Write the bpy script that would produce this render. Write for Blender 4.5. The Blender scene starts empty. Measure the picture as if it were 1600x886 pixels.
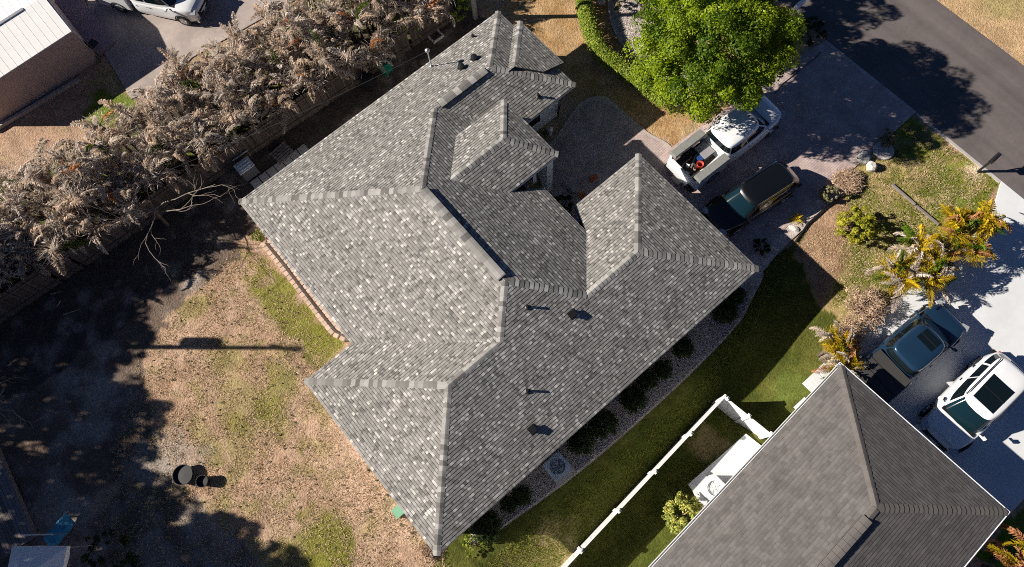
import bpy, bmesh, math, random
import numpy as np
from math import sin, cos, tan, pi, radians, degrees, atan2, acos
from mathutils import Vector, Matrix
from mathutils.geometry import tessellate_polygon

random.seed(7)
rng = np.random.default_rng(7)
SC = bpy.context.scene
COL = SC.collection

# ------------------------------------------------------------------ camera
CX, CY, F, H = 800., 443., 1067., 31.0
PITCH, ROLL, YAW = radians(18.02), radians(8.04), radians(-40.42)
_d = np.array([sin(ROLL)*sin(PITCH), cos(ROLL)*sin(PITCH), cos(PITCH)])
_r = np.array([1., 0, 0])-_d[0]*_d
_r /= np.linalg.norm(_r)
_s = np.cross(_d, _r)
_X = _r*cos(YAW)+_s*sin(YAW)
_Y = np.cross(-_d, _X)


def W(px, py, z=0.0):
    """world x, y of the point of height z that the survey photo shows at pixel px, py"""
    v = np.array([px-CX, py-CY, F])
    p = v*((H-z)/(v @ _d))
    return float(p @ _X), float(p @ _Y)


cam = bpy.data.objects.new('camera', bpy.data.cameras.new('camera'))
COL.objects.link(cam)
cam.data.lens = 24.0
cam.data.sensor_width = 36.0
cam.data.clip_end = 3000
M = Matrix(((_X[0], -_X[1], -_X[2]), (_Y[0], -_Y[1], -_Y[2]), (-_d[0], _d[1], _d[2])))
cam.matrix_world = Matrix.Translation((0, 0, H)) @ M.to_4x4()
SC.camera = cam

# ------------------------------------------------------------------ light
SUN_EL = radians(29.3)
SDX, SDY = 0.750, -0.661          # way the shadows fall
w = bpy.data.worlds.new('World')
SC.world = w
w.use_nodes = True
nt = w.node_tree
bg = nt.nodes['Background']
sky = nt.nodes.new('ShaderNodeTexSky')
sky.sky_type = 'NISHITA'
sky.sun_disc = False
sky.sun_elevation = SUN_EL
sky.sun_rotation = atan2(-SDX, -SDY)
sky.altitude = 2500
sky.air_density = 0.36
sky.dust_density = 0.0
sky.ozone_density = 5.0
nt.links.new(sky.outputs[0], bg.inputs[0])
bg.inputs[1].default_value = 0.062
sl = bpy.data.lights.new('sun', 'SUN')
sun = bpy.data.objects.new('sun', sl)
COL.objects.link(sun)
sl.energy = 5.0
sl.angle = radians(0.5)
sl.color = (1.0, 0.93, 0.83)
sun.location = (-30, 30, 40)
sun.rotation_euler = Vector((SDX*cos(SUN_EL), SDY*cos(SUN_EL), -sin(SUN_EL))).to_track_quat('-Z', 'Y').to_euler()
SC.view_settings.view_transform = 'Standard'
SC.view_settings.look = 'None'
SC.view_settings.gamma = 1
SC.view_settings.exposure = 0.80
SC.cycles.filter_width = 1.0
SC.cycles.use_denoising = False      # the denoiser smears the shingle courses and grass
SC.cycles.adaptive_threshold = 0.004
SC.cycles.diffuse_bounces = 2
SC.cycles.glossy_bounces = 2
SC.cycles.max_bounces = 4
SC.cycles.sample_clamp_indirect = 1.2


# ------------------------------------------------------------------ materials
def mat(name, col, rough=0.8, noise=0.0, scale=8.0, bump=0.0, bscale=40.0, metal=0.0, attr=None,
        objrand=0.0, trans=0.0, spec=None, col2=None, coat=0.0, world=False, stain=0.0):
    """procedural material. attr: colour attribute that gives the colour / 'tone': float multiplying it"""
    m = bpy.data.materials.new(name)
    m.use_nodes = True
    n, l = m.node_tree.nodes, m.node_tree.links
    b = n['Principled BSDF']
    b.inputs['Roughness'].default_value = rough
    b.inputs['Metallic'].default_value = metal
    if spec is not None:
        b.inputs['Specular IOR Level'].default_value = spec
    if coat:
        b.inputs['Coat Weight'].default_value = coat
        b.inputs['Coat Roughness'].default_value = 0.05
    if world:
        co = n.new('ShaderNodeNewGeometry').outputs['Position']
    else:
        co = n.new('ShaderNodeTexCoord').outputs['Object']
    cur = None
    if attr == 'gcol':
        a = n.new('ShaderNodeAttribute'); a.attribute_name = 'gcol'
        cur = a.outputs['Color']
    else:
        rgb = n.new('ShaderNodeRGB'); rgb.outputs[0].default_value = (*col, 1)
        cur = rgb.outputs[0]
        if attr == 'tone' or attr == 'tone2':
            a = n.new('ShaderNodeAttribute'); a.attribute_name = 'tone'
            mx = n.new('ShaderNodeMix'); mx.data_type = 'RGBA'
            if col2:
                mx.inputs[7].default_value = (*col2, 1)
                l.new(cur, mx.inputs[6]); l.new(a.outputs['Fac'], mx.inputs[0]); cur = mx.outputs[2]
            else:
                mx.blend_type = 'MULTIPLY'; mx.inputs[0].default_value = 1
                l.new(cur, mx.inputs[6]); l.new(a.outputs['Fac'], mx.inputs[7]); cur = mx.outputs[2]
    if objrand:
        oi = n.new('ShaderNodeObjectInfo')
        mr = n.new('ShaderNodeMapRange'); mr.inputs[3].default_value = 1-objrand; mr.inputs[4].default_value = 1+objrand
        l.new(oi.outputs['Random'], mr.inputs[0])
        mx = n.new('ShaderNodeMix'); mx.data_type = 'RGBA'; mx.blend_type = 'MULTIPLY'; mx.inputs[0].default_value = 1
        l.new(cur, mx.inputs[6]); l.new(mr.outputs[0], mx.inputs[7]); cur = mx.outputs[2]
    if noise:
        t = n.new('ShaderNodeTexNoise'); t.inputs['Scale'].default_value = scale; t.inputs['Detail'].default_value = 6
        t.inputs['Roughness'].default_value = 0.65
        l.new(co, t.inputs['Vector'])
        mr = n.new('ShaderNodeMapRange'); mr.inputs[1].default_value = 0.3; mr.inputs[2].default_value = 0.7
        mr.inputs[3].default_value = 1-noise; mr.inputs[4].default_value = 1+noise
        l.new(t.outputs['Fac'], mr.inputs[0])
        mx = n.new('ShaderNodeMix'); mx.data_type = 'RGBA'; mx.blend_type = 'MULTIPLY'; mx.inputs[0].default_value = 1
        l.new(cur, mx.inputs[6]); l.new(mr.outputs[0], mx.inputs[7]); cur = mx.outputs[2]
    if stain:
        t = n.new('ShaderNodeTexNoise'); t.inputs['Scale'].default_value = scale*0.13; t.inputs['Detail'].default_value = 5
        t.inputs['Distortion'].default_value = 0.6
        l.new(co, t.inputs['Vector'])
        mr = n.new('ShaderNodeMapRange'); mr.inputs[1].default_value = 0.35; mr.inputs[2].default_value = 0.65
        mr.inputs[3].default_value = 1-stain; mr.inputs[4].default_value = 1+stain
        l.new(t.outputs['Fac'], mr.inputs[0])
        mx = n.new('ShaderNodeMix'); mx.data_type = 'RGBA'; mx.blend_type = 'MULTIPLY'; mx.inputs[0].default_value = 1
        l.new(cur, mx.inputs[6]); l.new(mr.outputs[0], mx.inputs[7]); cur = mx.outputs[2]
    l.new(cur, b.inputs['Base Color'])
    if bump:
        t = n.new('ShaderNodeTexNoise'); t.inputs['Scale'].default_value = bscale; t.inputs['Detail'].default_value = 4
        l.new(co, t.inputs['Vector'])
        bp = n.new('ShaderNodeBump'); bp.inputs['Strength'].default_value = min(1, bump*2); bp.inputs['Distance'].default_value = 0.05*bump
        l.new(t.outputs['Fac'], bp.inputs['Height']); l.new(bp.outputs[0], b.inputs['Normal'])
    if trans:
        out = n['Material Output']
        tr = n.new('ShaderNodeBsdfTranslucent')
        l.new(cur, tr.inputs['Color'])
        ms = n.new('ShaderNodeMixShader'); ms.inputs[0].default_value = trans
        l.new(b.outputs[0], ms.inputs[1]); l.new(tr.outputs[0], ms.inputs[2]); l.new(ms.outputs[0], out.inputs[0])
    return m


def streak(m, amt, sx, sy):
    """long worn streaks along the carriageway"""
    n, l = m.node_tree.nodes, m.node_tree.links
    b = n['Principled BSDF']; src = b.inputs['Base Color'].links[0].from_socket
    g = n.new('ShaderNodeNewGeometry'); mp = n.new('ShaderNodeMapping'); mp.inputs['Scale'].default_value = (sx, sy, 1)
    l.new(g.outputs['Position'], mp.inputs[0])
    t = n.new('ShaderNodeTexNoise'); t.inputs['Scale'].default_value = 1; t.inputs['Detail'].default_value = 3
    l.new(mp.outputs[0], t.inputs['Vector'])
    mr = n.new('ShaderNodeMapRange'); mr.inputs[1].default_value = .35; mr.inputs[2].default_value = .65; mr.inputs[3].default_value = 1-amt; mr.inputs[4].default_value = 1+amt
    l.new(t.outputs['Fac'], mr.inputs[0])
    mx = n.new('ShaderNodeMix'); mx.data_type = 'RGBA'; mx.blend_type = 'MULTIPLY'; mx.inputs[0].default_value = 1
    l.new(src, mx.inputs[6]); l.new(mr.outputs[0], mx.inputs[7]); l.new(mx.outputs[2], b.inputs['Base Color'])


def brick_mat(name, c1, c2, mortar, bw, bh, msize=0.006, rough=0.85, stain=0.15, rot=0.0):
    m = bpy.data.materials.new(name); m.use_nodes = True
    n, l = m.node_tree.nodes, m.node_tree.links
    b = n['Principled BSDF']; b.inputs['Roughness'].default_value = rough
    g = n.new('ShaderNodeNewGeometry')
    mp = n.new('ShaderNodeMapping'); mp.inputs['Rotation'].default_value = (0, 0, rot)
    l.new(g.outputs['Position'], mp.inputs[0])
    br = n.new('ShaderNodeTexBrick')
    br.inputs['Scale'].default_value = 1
    br.inputs['Color1'].default_value = (*c1, 1); br.inputs['Color2'].default_value = (*c2, 1)
    br.inputs['Mortar'].default_value = (*mortar, 1)
    br.inputs['Mortar Size'].default_value = msize
    br.inputs['Brick Width'].default_value = bw; br.inputs['Row Height'].default_value = bh
    l.new(mp.outputs[0], br.inputs['Vector'])
    t = n.new('ShaderNodeTexNoise'); t.inputs['Scale'].default_value = 1.1; t.inputs['Detail'].default_value = 8
    l.new(g.outputs['Position'], t.inputs['Vector'])
    mr = n.new('ShaderNodeMapRange'); mr.inputs[1].default_value = 0.3; mr.inputs[2].default_value = 0.7
    mr.inputs[3].default_value = 1-stain*2; mr.inputs[4].default_value = 1+stain
    l.new(t.outputs['Fac'], mr.inputs[0])
    mx = n.new('ShaderNodeMix'); mx.data_type = 'RGBA'; mx.blend_type = 'MULTIPLY'; mx.inputs[0].default_value = 1
    l.new(br.outputs['Color'], mx.inputs[6]); l.new(mr.outputs[0], mx.inputs[7])
    l.new(mx.outputs[2], b.inputs['Base Color'])
    bp = n.new('ShaderNodeBump'); bp.inputs['Strength'].default_value = 0.6; bp.inputs['Distance'].default_value = 0.006; bp.invert = True
    l.new(br.outputs['Fac'], bp.inputs['Height']); l.new(bp.outputs[0], b.inputs['Normal'])
    return m


MT = {}
MT['shingle'] = mat('shingle', (0.268, 0.256, 0.240), 0.95, noise=0.16, scale=45, bump=0.25, bscale=160, attr='tone', spec=0.2, world=True)
MT['shingle_cap'] = mat('shingle_cap', (0.262, 0.252, 0.236), 0.95, noise=0.15, scale=60, bump=0.25, bscale=160, objrand=0.5, spec=0.2)
MT['old_shingle'] = mat('old_shingle', (0.138, 0.127, 0.121), 0.95, noise=0.12, scale=30, bump=0.25, bscale=160, attr='tone', spec=0.2, world=True, stain=0.10)
MT['old_cap'] = mat('old_cap', (0.15, 0.135, 0.125), 0.95, noise=0.15, scale=40, bump=0.25, bscale=160, objrand=0.1, spec=0.2)
MT['white_metal_roof'] = mat('white_metal_roof', (0.80, 0.79, 0.77), 0.5, noise=0.03, scale=3, stain=0.03)
MT['deck'] = mat('roof_underlay', (0.05, 0.05, 0.05), 0.9)
MT['soffit'] = mat('soffit', (0.7, 0.7, 0.68), 0.7, noise=0.05)
MT['stucco'] = mat('stucco', (0.62, 0.62, 0.6), 0.9, noise=0.06, scale=4, bump=0.3, bscale=60)
MT['pink_stucco'] = mat('mauve_stucco', (0.50, 0.38, 0.345), 0.9, noise=0.06, scale=2, bump=0.3, bscale=60)
MT['white'] = mat('white_paint', (0.78, 0.78, 0.76), 0.5, noise=0.04, scale=5)
MT['vinyl'] = mat('white_vinyl', (0.80, 0.80, 0.79), 0.35, noise=0.03, scale=3)
MT['drip'] = mat('drip_edge', (0.42, 0.42, 0.41), 0.5)
MT['black'] = mat('black_plastic', (0.012, 0.012, 0.014), 0.5)
MT['vent'] = mat('black_vent_paint', (0.012, 0.012, 0.013), 0.45)
MT['rubber'] = mat('tyre_rubber', (0.015, 0.015, 0.015), 0.85)
MT['rim'] = mat('alloy_rim', (0.5, 0.5, 0.52), 0.3, metal=0.9)
MT['chrome'] = mat('chrome', (0.7, 0.7, 0.7), 0.15, metal=1)
MT['glass'] = mat('tinted_glass', (0.004, 0.008, 0.010), 0.04, spec=0.8)
MT['wind_glass'] = mat('windshield_glass', (0.004, 0.016, 0.021), 0.05, spec=0.9)
MT['white_car'] = mat('white_car_paint', (0.78, 0.79, 0.80), 0.3, coat=0.6, noise=0.01)
MT['blue_car'] = mat('dark_blue_car_paint', (0.012, 0.036, 0.075), 0.28, coat=0.8, metal=0.2)
MT['dark_car'] = mat('black_green_car_paint', (0.004, 0.005, 0.006), 0.3, coat=0.7)
MT['lamp_clear'] = mat('headlight_lens', (0.5, 0.52, 0.55), 0.1, metal=0.4)
MT['lamp_red'] = mat('tail_lens', (0.4, 0.01, 0.01), 0.2)
MT['lamp_amber'] = mat('amber_lens', (0.5, 0.15, 0.01), 0.2)
MT['tonneau'] = mat('black_vinyl_cover', (0.04, 0.038, 0.037), 0.75, bump=0.1)
MT['alu'] = mat('brushed_aluminium', (0.42, 0.42, 0.40), 0.45, metal=0.5, noise=0.15, scale=8)
MT['grey_plastic'] = mat('grey_plastic', (0.27, 0.26, 0.28), 0.6)
MT['red'] = mat('red_plastic', (0.62, 0.05, 0.02), 0.4)
MT['blue'] = mat('blue_plastic', (0.02, 0.06, 0.2), 0.4)
MT['teal'] = mat('blue_teal_tarp', (0.04, 0.28, 0.42), 0.6, noise=0.3, scale=4)
MT['green_plastic'] = mat('green_plastic', (0.01, 0.16, 0.11), 0.45)
MT['pale_green'] = mat('pale_green_cover', (0.18, 0.4, 0.25), 0.6)
MT['galv'] = mat('galvanised_steel', (0.5, 0.5, 0.5), 0.4, metal=0.7)
MT['ac_grey'] = mat('condenser_paint', (0.62, 0.68, 0.67), 0.5)
MT['ac_dark'] = mat('condenser_dark', (0.09, 0.09, 0.1), 0.6)
MT['bark'] = mat('bark', (0.14, 0.10, 0.07), 0.9, noise=0.35, scale=10, bump=0.6, bscale=25)
MT['deadwood'] = mat('dead_branch', (0.32, 0.26, 0.21), 0.9, noise=0.2, scale=10)
MT['pole_wood'] = mat('pole_wood', (0.25, 0.22, 0.19), 0.9, noise=0.2, scale=6)
MT['pole_grey'] = mat('concrete_pole', (0.35, 0.33, 0.31), 0.9, noise=0.2, scale=6)
MT['cable'] = mat('cable', (0.05, 0.05, 0.05), 0.5)
MT['fence_wood'] = mat('weathered_fence_wood', (0.085, 0.062, 0.052), 0.9, noise=0.35, scale=9, objrand=0.35, bump=0.3)
MT['deck_wood'] = mat('weathered_deck_wood', (0.2, 0.17, 0.16), 0.9, noise=0.3, scale=9, objrand=0.3, bump=0.3)
MT['edging'] = mat('pink_concrete_edging', (0.55, 0.40, 0.31), 0.9, noise=0.15, scale=14, objrand=0.14, bump=0.4)
MT['stone'] = mat('grey_stone', (0.30, 0.30, 0.29), 0.9, noise=0.25, scale=6, objrand=0.15, bump=0.5, bscale=15)
MT['pale_stone'] = mat('pale_stone', (0.55, 0.50, 0.46), 0.9, noise=0.2, scale=6, objrand=0.15, bump=0.5, bscale=15)
MT['concrete'] = mat('concrete', (0.42, 0.39, 0.36), 0.9, noise=0.1, scale=5, bump=0.2, stain=0.12)
MT['white_concrete'] = mat('white_painted_concrete', (0.62, 0.63, 0.64), 0.85, noise=0.03, scale=3, bump=0.08, stain=0.03, world=True)
MT['asphalt'] = mat('asphalt', (0.118, 0.100, 0.096), 0.9, noise=0.08, scale=3.5, bump=0.3, bscale=120, world=True, stain=0.12)
MT['old_slab'] = mat('old_concrete_yard', (0.36, 0.30, 0.27), 0.9, noise=0.1, scale=3, bump=0.2, world=True, stain=0.14)
MT['porch'] = mat('mauve_porch_slab', (0.30, 0.22, 0.24), 0.8, noise=0.1, scale=3, stain=0.1, world=True)
MT['paver'] = brick_mat('brick_pavers', (0.54, 0.41, 0.375), (0.42, 0.33, 0.315), (0.28, 0.235, 0.22), 0.22, 0.11)
MT['paver_edge'] = brick_mat('paver_border', (0.60, 0.50, 0.46), (0.5, 0.42, 0.39), (0.2, 0.17, 0.16), 0.11, 0.24)
MT['ground'] = mat('ground', (0.3, 0.2, 0.1), 0.95, attr='gcol', noise=0.40, scale=10.0, bump=0.9, bscale=14, world=True, spec=0.1, stain=0.13)
MT['leaf'] = mat('oak_leaves', (0.05, 0.110, 0.003), 0.55, attr='tone', col2=(0.36, 0.46, 0.012), trans=0.42, spec=0.3)
MT['hedge'] = mat('hedge_leaves', (0.08, 0.16, 0.01), 0.6, attr='tone', col2=(0.38, 0.42, 0.05), trans=0.3, spec=0.3)
MT['shrub'] = mat('dark_shrub_leaves', (0.020, 0.034, 0.008), 0.7, attr='tone', col2=(0.05, 0.075, 0.02), trans=0.15, spec=0.2)
MT['yellow'] = mat('yellow_green_leaves', (0.16, 0.20, 0.01), 0.6, attr='tone', col2=(0.55, 0.48, 0.04), trans=0.35, spec=0.3)
MT['pale_leaf'] = mat('variegated_leaves', (0.12, 0.20, 0.02), 0.6, attr='tone', col2=(0.68, 0.62, 0.16), trans=0.3, spec=0.3)
MT['mixed'] = mat('half_dry_leaves', (0.10, 0.14, 0.03), 0.7, attr='tone', col2=(0.42, 0.34, 0.22), trans=0.25, spec=0.2)
MT['twig'] = mat('dry_twigs', (0.30, 0.20, 0.13), 0.9, attr='tone', col2=(0.62, 0.45, 0.32), spec=0.1)
MT['dead_frond'] = mat('dead_frond', (0.46, 0.35, 0.265), 0.8, attr='tone', col2=(0.86, 0.73, 0.60), objrand=0.2, trans=0.4, spec=0.2)
MT['dead_frond2'] = mat('pale_dead_frond', (0.52, 0.42, 0.34), 0.8, attr='tone', col2=(0.92, 0.84, 0.75), objrand=0.2, trans=0.4, spec=0.2)
MT['orange_frond'] = mat('orange_dead_frond', (0.50, 0.22, 0.10), 0.8, attr='tone', col2=(0.72, 0.40, 0.20), objrand=0.2, trans=0.2, spec=0.2)
MT['green_frond'] = mat('green_frond', (0.05, 0.12, 0.006), 0.6, attr='tone', col2=(0.16, 0.24, 0.015), objrand=0.25, trans=0.3, spec=0.3)
MT['gold_frond'] = mat('yellow_frond', (0.36, 0.27, 0.008), 0.6, attr='tone', col2=(0.70, 0.50, 0.02), objrand=0.3, trans=0.3, spec=0.3)
MT['bromeliad'] = mat('orange_bromeliad', (0.62, 0.14, 0.04), 0.5, attr='tone', col2=(0.85, 0.40, 0.16), trans=0.2)
MT['grass_dry'] = mat('dry_grass_blades', (0.42, 0.29, 0.16), 0.9, attr='tone', col2=(0.60, 0.46, 0.29), spec=0.1)
MT['grass_green'] = mat('green_grass_blades', (0.11, 0.135, 0.02), 0.9, attr='tone', col2=(0.25, 0.25, 0.05), spec=0.1)
MT['gravel'] = mat('pale_gravel', (0.30, 0.25, 0.22), 0.9, attr='tone', col2=(0.68, 0.62, 0.58), spec=0.2)
MT['gravel_bed'] = mat('gravel_bed', (0.54, 0.46, 0.42), 0.95, stain=0.3, noise=0.45, scale=30, bump=0.9, bscale=40, world=True)
MT['light_grout'] = mat('patio_border', (0.45, 0.38, 0.34), 0.9, noise=0.2, scale=20, bump=0.5, world=True)


streak(MT['asphalt'], .13, 1.5, .05)
streak(MT['white_concrete'], .035, .5, .9)
streak(MT['old_shingle'], .09, 1.1, 1.1)
streak(MT['shingle'], .07, .9, .6)
streak(MT['old_slab'], .10, .7, .7)


# ------------------------------------------------------------------ mesh helpers
class MB:
    """collects verts / faces; build() links them as one mesh object"""
    def __init__(self):
        self.v, self.f, self.t = [], [], []

    def add(self, vs, fs, tone=0.5):
        o = len(self.v)
        self.v += [tuple(p) for p in vs]
        self.f += [tuple(i+o for i in q) for q in fs]
        self.t += [tone]*len(fs)
        return self

    def box(self, c, s, rz=0.0, rx=0.0, ry=0.0, tone=0.5):
        R = Matrix.Rotation(rz, 3, 'Z') @ Matrix.Rotation(ry, 3, 'Y') @ Matrix.Rotation(rx, 3, 'X')
        vs = []
        for dz in (-.5, .5):
            for dx, dy in ((-.5, -.5), (.5, -.5), (.5, .5), (-.5, .5)):
                vs.append(Vector(c)+R @ Vector((dx*s[0], dy*s[1], dz*s[2])))
        return self.add(vs, [(3, 2, 1, 0), (4, 5, 6, 7), (0, 1, 5, 4), (1, 2, 6, 5), (2, 3, 7, 6), (3, 0, 4, 7)], tone)

    def prism(self, poly, z0, z1, tone=0.5):
        n = len(poly)
        a = sum(poly[i][0]*poly[(i+1) % n][1]-poly[(i+1) % n][0]*poly[i][1] for i in range(n))
        if a < 0:
            poly = poly[::-1]
        vs = [(x, y, z0) for x, y in poly]+[(x, y, z1) for x, y in poly]
        fs = [tuple(range(n))[::-1], tuple(range(n, 2*n))]+[(i, (i+1) % n, n+(i+1) % n, n+i) for i in range(n)]
        return self.add(vs, fs, tone)

    def tube(self, pts, r, sides=6, tone=0.5, cap=True):
        pts = [Vector(p) for p in pts]
        n = len(pts)
        rr = r if isinstance(r, (list, tuple)) else [r]*n
        vs, fs = [], []
        for i, p in enumerate(pts):
            t = (pts[min(i+1, n-1)]-pts[max(i-1, 0)]).normalized()
            a = Vector((0, 0, 1)) if abs(t.z) < 0.9 else Vector((1, 0, 0))
            u = t.cross(a).normalized(); v = t.cross(u)
            for k in range(sides):
                q = 2*pi*k/sides
                vs.append(p+(u*cos(q)+v*sin(q))*rr[i])
        for i in range(n-1):
            for k in range(sides):
                a, b = i*sides+k, i*sides+(k+1) % sides
                fs.append((a, b, b+sides, a+sides))
        if cap:
            fs.append(tuple(range(sides))[::-1]); fs.append(tuple(range((n-1)*sides, n*sides)))
        return self.add(vs, fs, tone)

    def lathe(self, prof, c=(0, 0, 0), sides=20, axis='z', tone=0.5, capb=True, capt=True):
        vs, fs = [], []
        for r, z in prof:
            for k in range(sides):
                a = 2*pi*k/sides
                p = (r*cos(a), r*sin(a), z)
                if axis == 'y':
                    p = (p[0], p[2], p[1])
                vs.append((p[0]+c[0], p[1]+c[1], p[2]+c[2]))
        for i in range(len(prof)-1):
            for k in range(sides):
                a, b = i*sides+k, i*sides+(k+1) % sides
                fs.append((a, b, b+sides, a+sides))
        if capb: fs.append(tuple(range(sides))[::-1])
        if capt: fs.append(tuple(range((len(prof)-1)*sides, len(prof)*sides)))
        return self.add(vs, fs, tone)

    def mesh(self, name, m, smooth=False):
        me = bpy.data.meshes.new(name)
        me.from_pydata([tuple(p) for p in self.v], [], self.f)
        me.materials.append(m)
        a = me.attributes.new('tone', 'FLOAT', 'FACE')
        a.data.foreach_set('value', np.array(self.t, dtype=np.float32))
        if smooth:
            me.polygons.foreach_set('use_smooth', [True]*len(me.polygons))
        me.update()
        return me

    def build(self, name, m, parent=None, smooth=False, at=None, rot=None):
        """at: world position that is subtracted from vertices given in world coordinates"""
        if at is not None:
            self.v = [(x-at[0], y-at[1], z-at[2]) for x, y, z in self.v]
        o = bpy.data.objects.new(name, self.mesh(name, m, smooth))
        COL.objects.link(o)
        if parent is not None:
            o.parent = parent
        elif at is not None:
            o.location = at
        return o


def inst(me, name, parent, Mx=None, loc=None):
    o = bpy.data.objects.new(name, me)
    COL.objects.link(o)
    if parent is not None:
        o.parent = parent
    if Mx is not None:
        o.matrix_local = Mx
    elif loc is not None:
        o.location = loc
    return o


def thing(name, label, cat, loc=(0, 0, 0), rz=0.0, group=None):
    o = bpy.data.objects.new(name, None)
    COL.objects.link(o)
    o.empty_display_size = 0.3
    o.location = loc; o.rotation_euler = (0, 0, rz)
    o['label'] = label; o['category'] = cat
    if group: o['group'] = group
    return o


def tag(o, label, cat, group=None):
    o['label'] = label; o['category'] = cat
    if group: o['group'] = group
    return o


def struct(o):
    o['kind'] = 'structure'; return o


def stuff(o, label=None, cat=None):
    o['kind'] = 'stuff'
    if label: o['label'] = label
    if cat: o['category'] = cat
    return o


def dup(root, loc, rz=None, label=None, scale=None, group=None):
    r = root.copy(); COL.objects.link(r); r.location = loc
    if rz is not None: r.rotation_euler = (0, 0, rz)
    if scale: r.scale = (scale,)*3
    if label: r['label'] = label
    if group: r['group'] = group
    for ch in list(root.children):
        c = ch.copy(); COL.objects.link(c); c.parent = r
        for g in ch.children:
            dd = g.copy(); COL.objects.link(dd); dd.parent = c
    return r


def quads_mesh(name, P4, m, tone):
    """P4: (n,4,3) array of quads, tone (n,)"""
    n = len(P4)
    me = bpy.data.meshes.new(name)
    me.vertices.add(n*4); me.loops.add(n*4); me.polygons.add(n)
    me.vertices.foreach_set('co', P4.reshape(-1).astype(np.float32))
    me.loops.foreach_set('vertex_index', np.arange(n*4, dtype=np.int32))
    me.polygons.foreach_set('loop_start', np.arange(0, n*4, 4, dtype=np.int32))
    me.polygons.foreach_set('loop_total', np.full(n, 4, dtype=np.int32))
    a = me.attributes.new('tone', 'FLOAT', 'FACE')
    a.data.foreach_set('value', tone.astype(np.float32))
    me.materials.append(m)
    me.update(); me.validate()
    return me


def leaf_quads(C, N, size, asp=0.5, jitter=0.7):
    """C centres (n,3), N outward normals (n,3): random leaf-shaped quads (diamonds)"""
    n = len(C)
    nn = N+rng.normal(0, jitter, (n, 3))
    nn /= np.linalg.norm(nn, axis=1)[:, None]+1e-9
    t = np.cross(nn, rng.normal(0, 1, (n, 3))); t /= np.linalg.norm(t, axis=1)[:, None]+1e-9
    b = np.cross(nn, t)
    s = (size*rng.uniform(0.65, 1.35, n))[:, None]
    fold = nn*s*0.18
    return np.stack([C-t*s, C-b*s*asp+fold, C+t*s, C+b*s*asp+fold], 1)


def vnoise(x, y, sc, seed=0, octs=4):
    """value noise 0..1"""
    out = np.zeros_like(x, dtype=float); amp = 1; tot = 0
    for o in range(octs):
        r = np.random.default_rng(seed*31+o).random((256, 256))
        X = x/sc*2**o+1000.3; Y = y/sc*2**o+1000.7
        xi = np.floor(X).astype(int); yi = np.floor(Y).astype(int)
        fx = X-xi; fy = Y-yi
        fx = fx*fx*(3-2*fx); fy = fy*fy*(3-2*fy)
        a = r[xi % 256, yi % 256]; b = r[(xi+1) % 256, yi % 256]; c = r[xi % 256, (yi+1) % 256]; d = r[(xi+1) % 256, (yi+1) % 256]
        out += amp*((a*(1-fx)+b*fx)*(1-fy)+(c*(1-fx)+d*fx)*fy); tot += amp; amp *= 0.55
    return out/tot


def in_poly(x, y, poly):
    r = np.zeros(x.shape, bool)
    n = len(poly)
    for i in range(n):
        x0, y0 = poly[i]; x1, y1 = poly[(i+1) % n]
        if y0 == y1: continue
        c = ((y0 > y) != (y1 > y)) & (x < (x1-x0)*(y-y0)/(y1-y0)+x0)
        r ^= c
    return r


def WP(*pts, z=0.0):
    return [W(px, py, z) for px, py in pts]


# ------------------------------------------------------------------ ground sheet
TAN = (0.40, 0.262, 0.175); TAN2 = (0.46, 0.325, 0.235); GRN = (0.135, 0.155, 0.022); GRN2 = (0.20, 0.19, 0.045)
LUSH = (0.085, 0.125, 0.014); SOIL = (0.15, 0.11, 0.085); SAND = (0.34, 0.285, 0.24); MULCH = (0.27, 0.165, 0.10)
RUST = (0.36, 0.22, 0.10)
step = 0.13
xs = np.concatenate([[-600, -200, -80, -40], np.arange(-24, 42, step), [60, 110, 250, 600]])
ys = np.concatenate([[-600, -200, -80, -35], np.arange(-20, 46, step), [60, 110, 250, 600]])
GX, GY = np.meshgrid(xs, ys, indexing='ij')
jx = GX+(vnoise(GX, GY, 0.9, 3)-.5)*0.9; jy = GY+(vnoise(GX, GY, 0.9, 4)-.5)*0.9
big = vnoise(GX, GY, 2.6, 1); mid = vnoise(GX, GY, 0.8, 2); fine = vnoise(GX, GY, 0.3, 5, 2)


def mixc(a, b, t):
    return a*(1-t[..., None])+np.array(b)*t[..., None]


def ss(v, a, b):
    t = np.clip((v-a)/(b-a), 0, 1); return t*t*(3-2*t)


def gz(x, y):
    return -.55*ss(y, .2, -1.9)*ss(y, -4.2, -2.7)*ss(x, 16.5, 10)*ss(x, -14, -8)


G = np.tile(np.array(TAN), GX.shape+(1,)).astype(float)
G = mixc(G, TAN2, ss(mid, .35, .7)*0.8)
G = mixc(G, (.25, .215, .06), ss(big*0.45+mid*0.55, .50, .64)*0.6)


def zone(poly, fn, jit=True):
    m = in_poly(jx if jit else GX, jy if jit else GY, poly)
    if m.any():
        G[m] = fn(G[m], m)


def blob(px, py, rx, ry, col, amt, z=0):
    """soft patch, centre px,py in survey pixels, radii in metres"""
    x0, y0 = W(px, py)
    dd = np.sqrt(((GX-x0)/rx)**2+((GY-y0)/ry)**2)+(big-.5)*1.4+(mid-.5)*1.7
    return mixc(G, col, (1-ss(dd, .55, 1.1))*amt)


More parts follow.
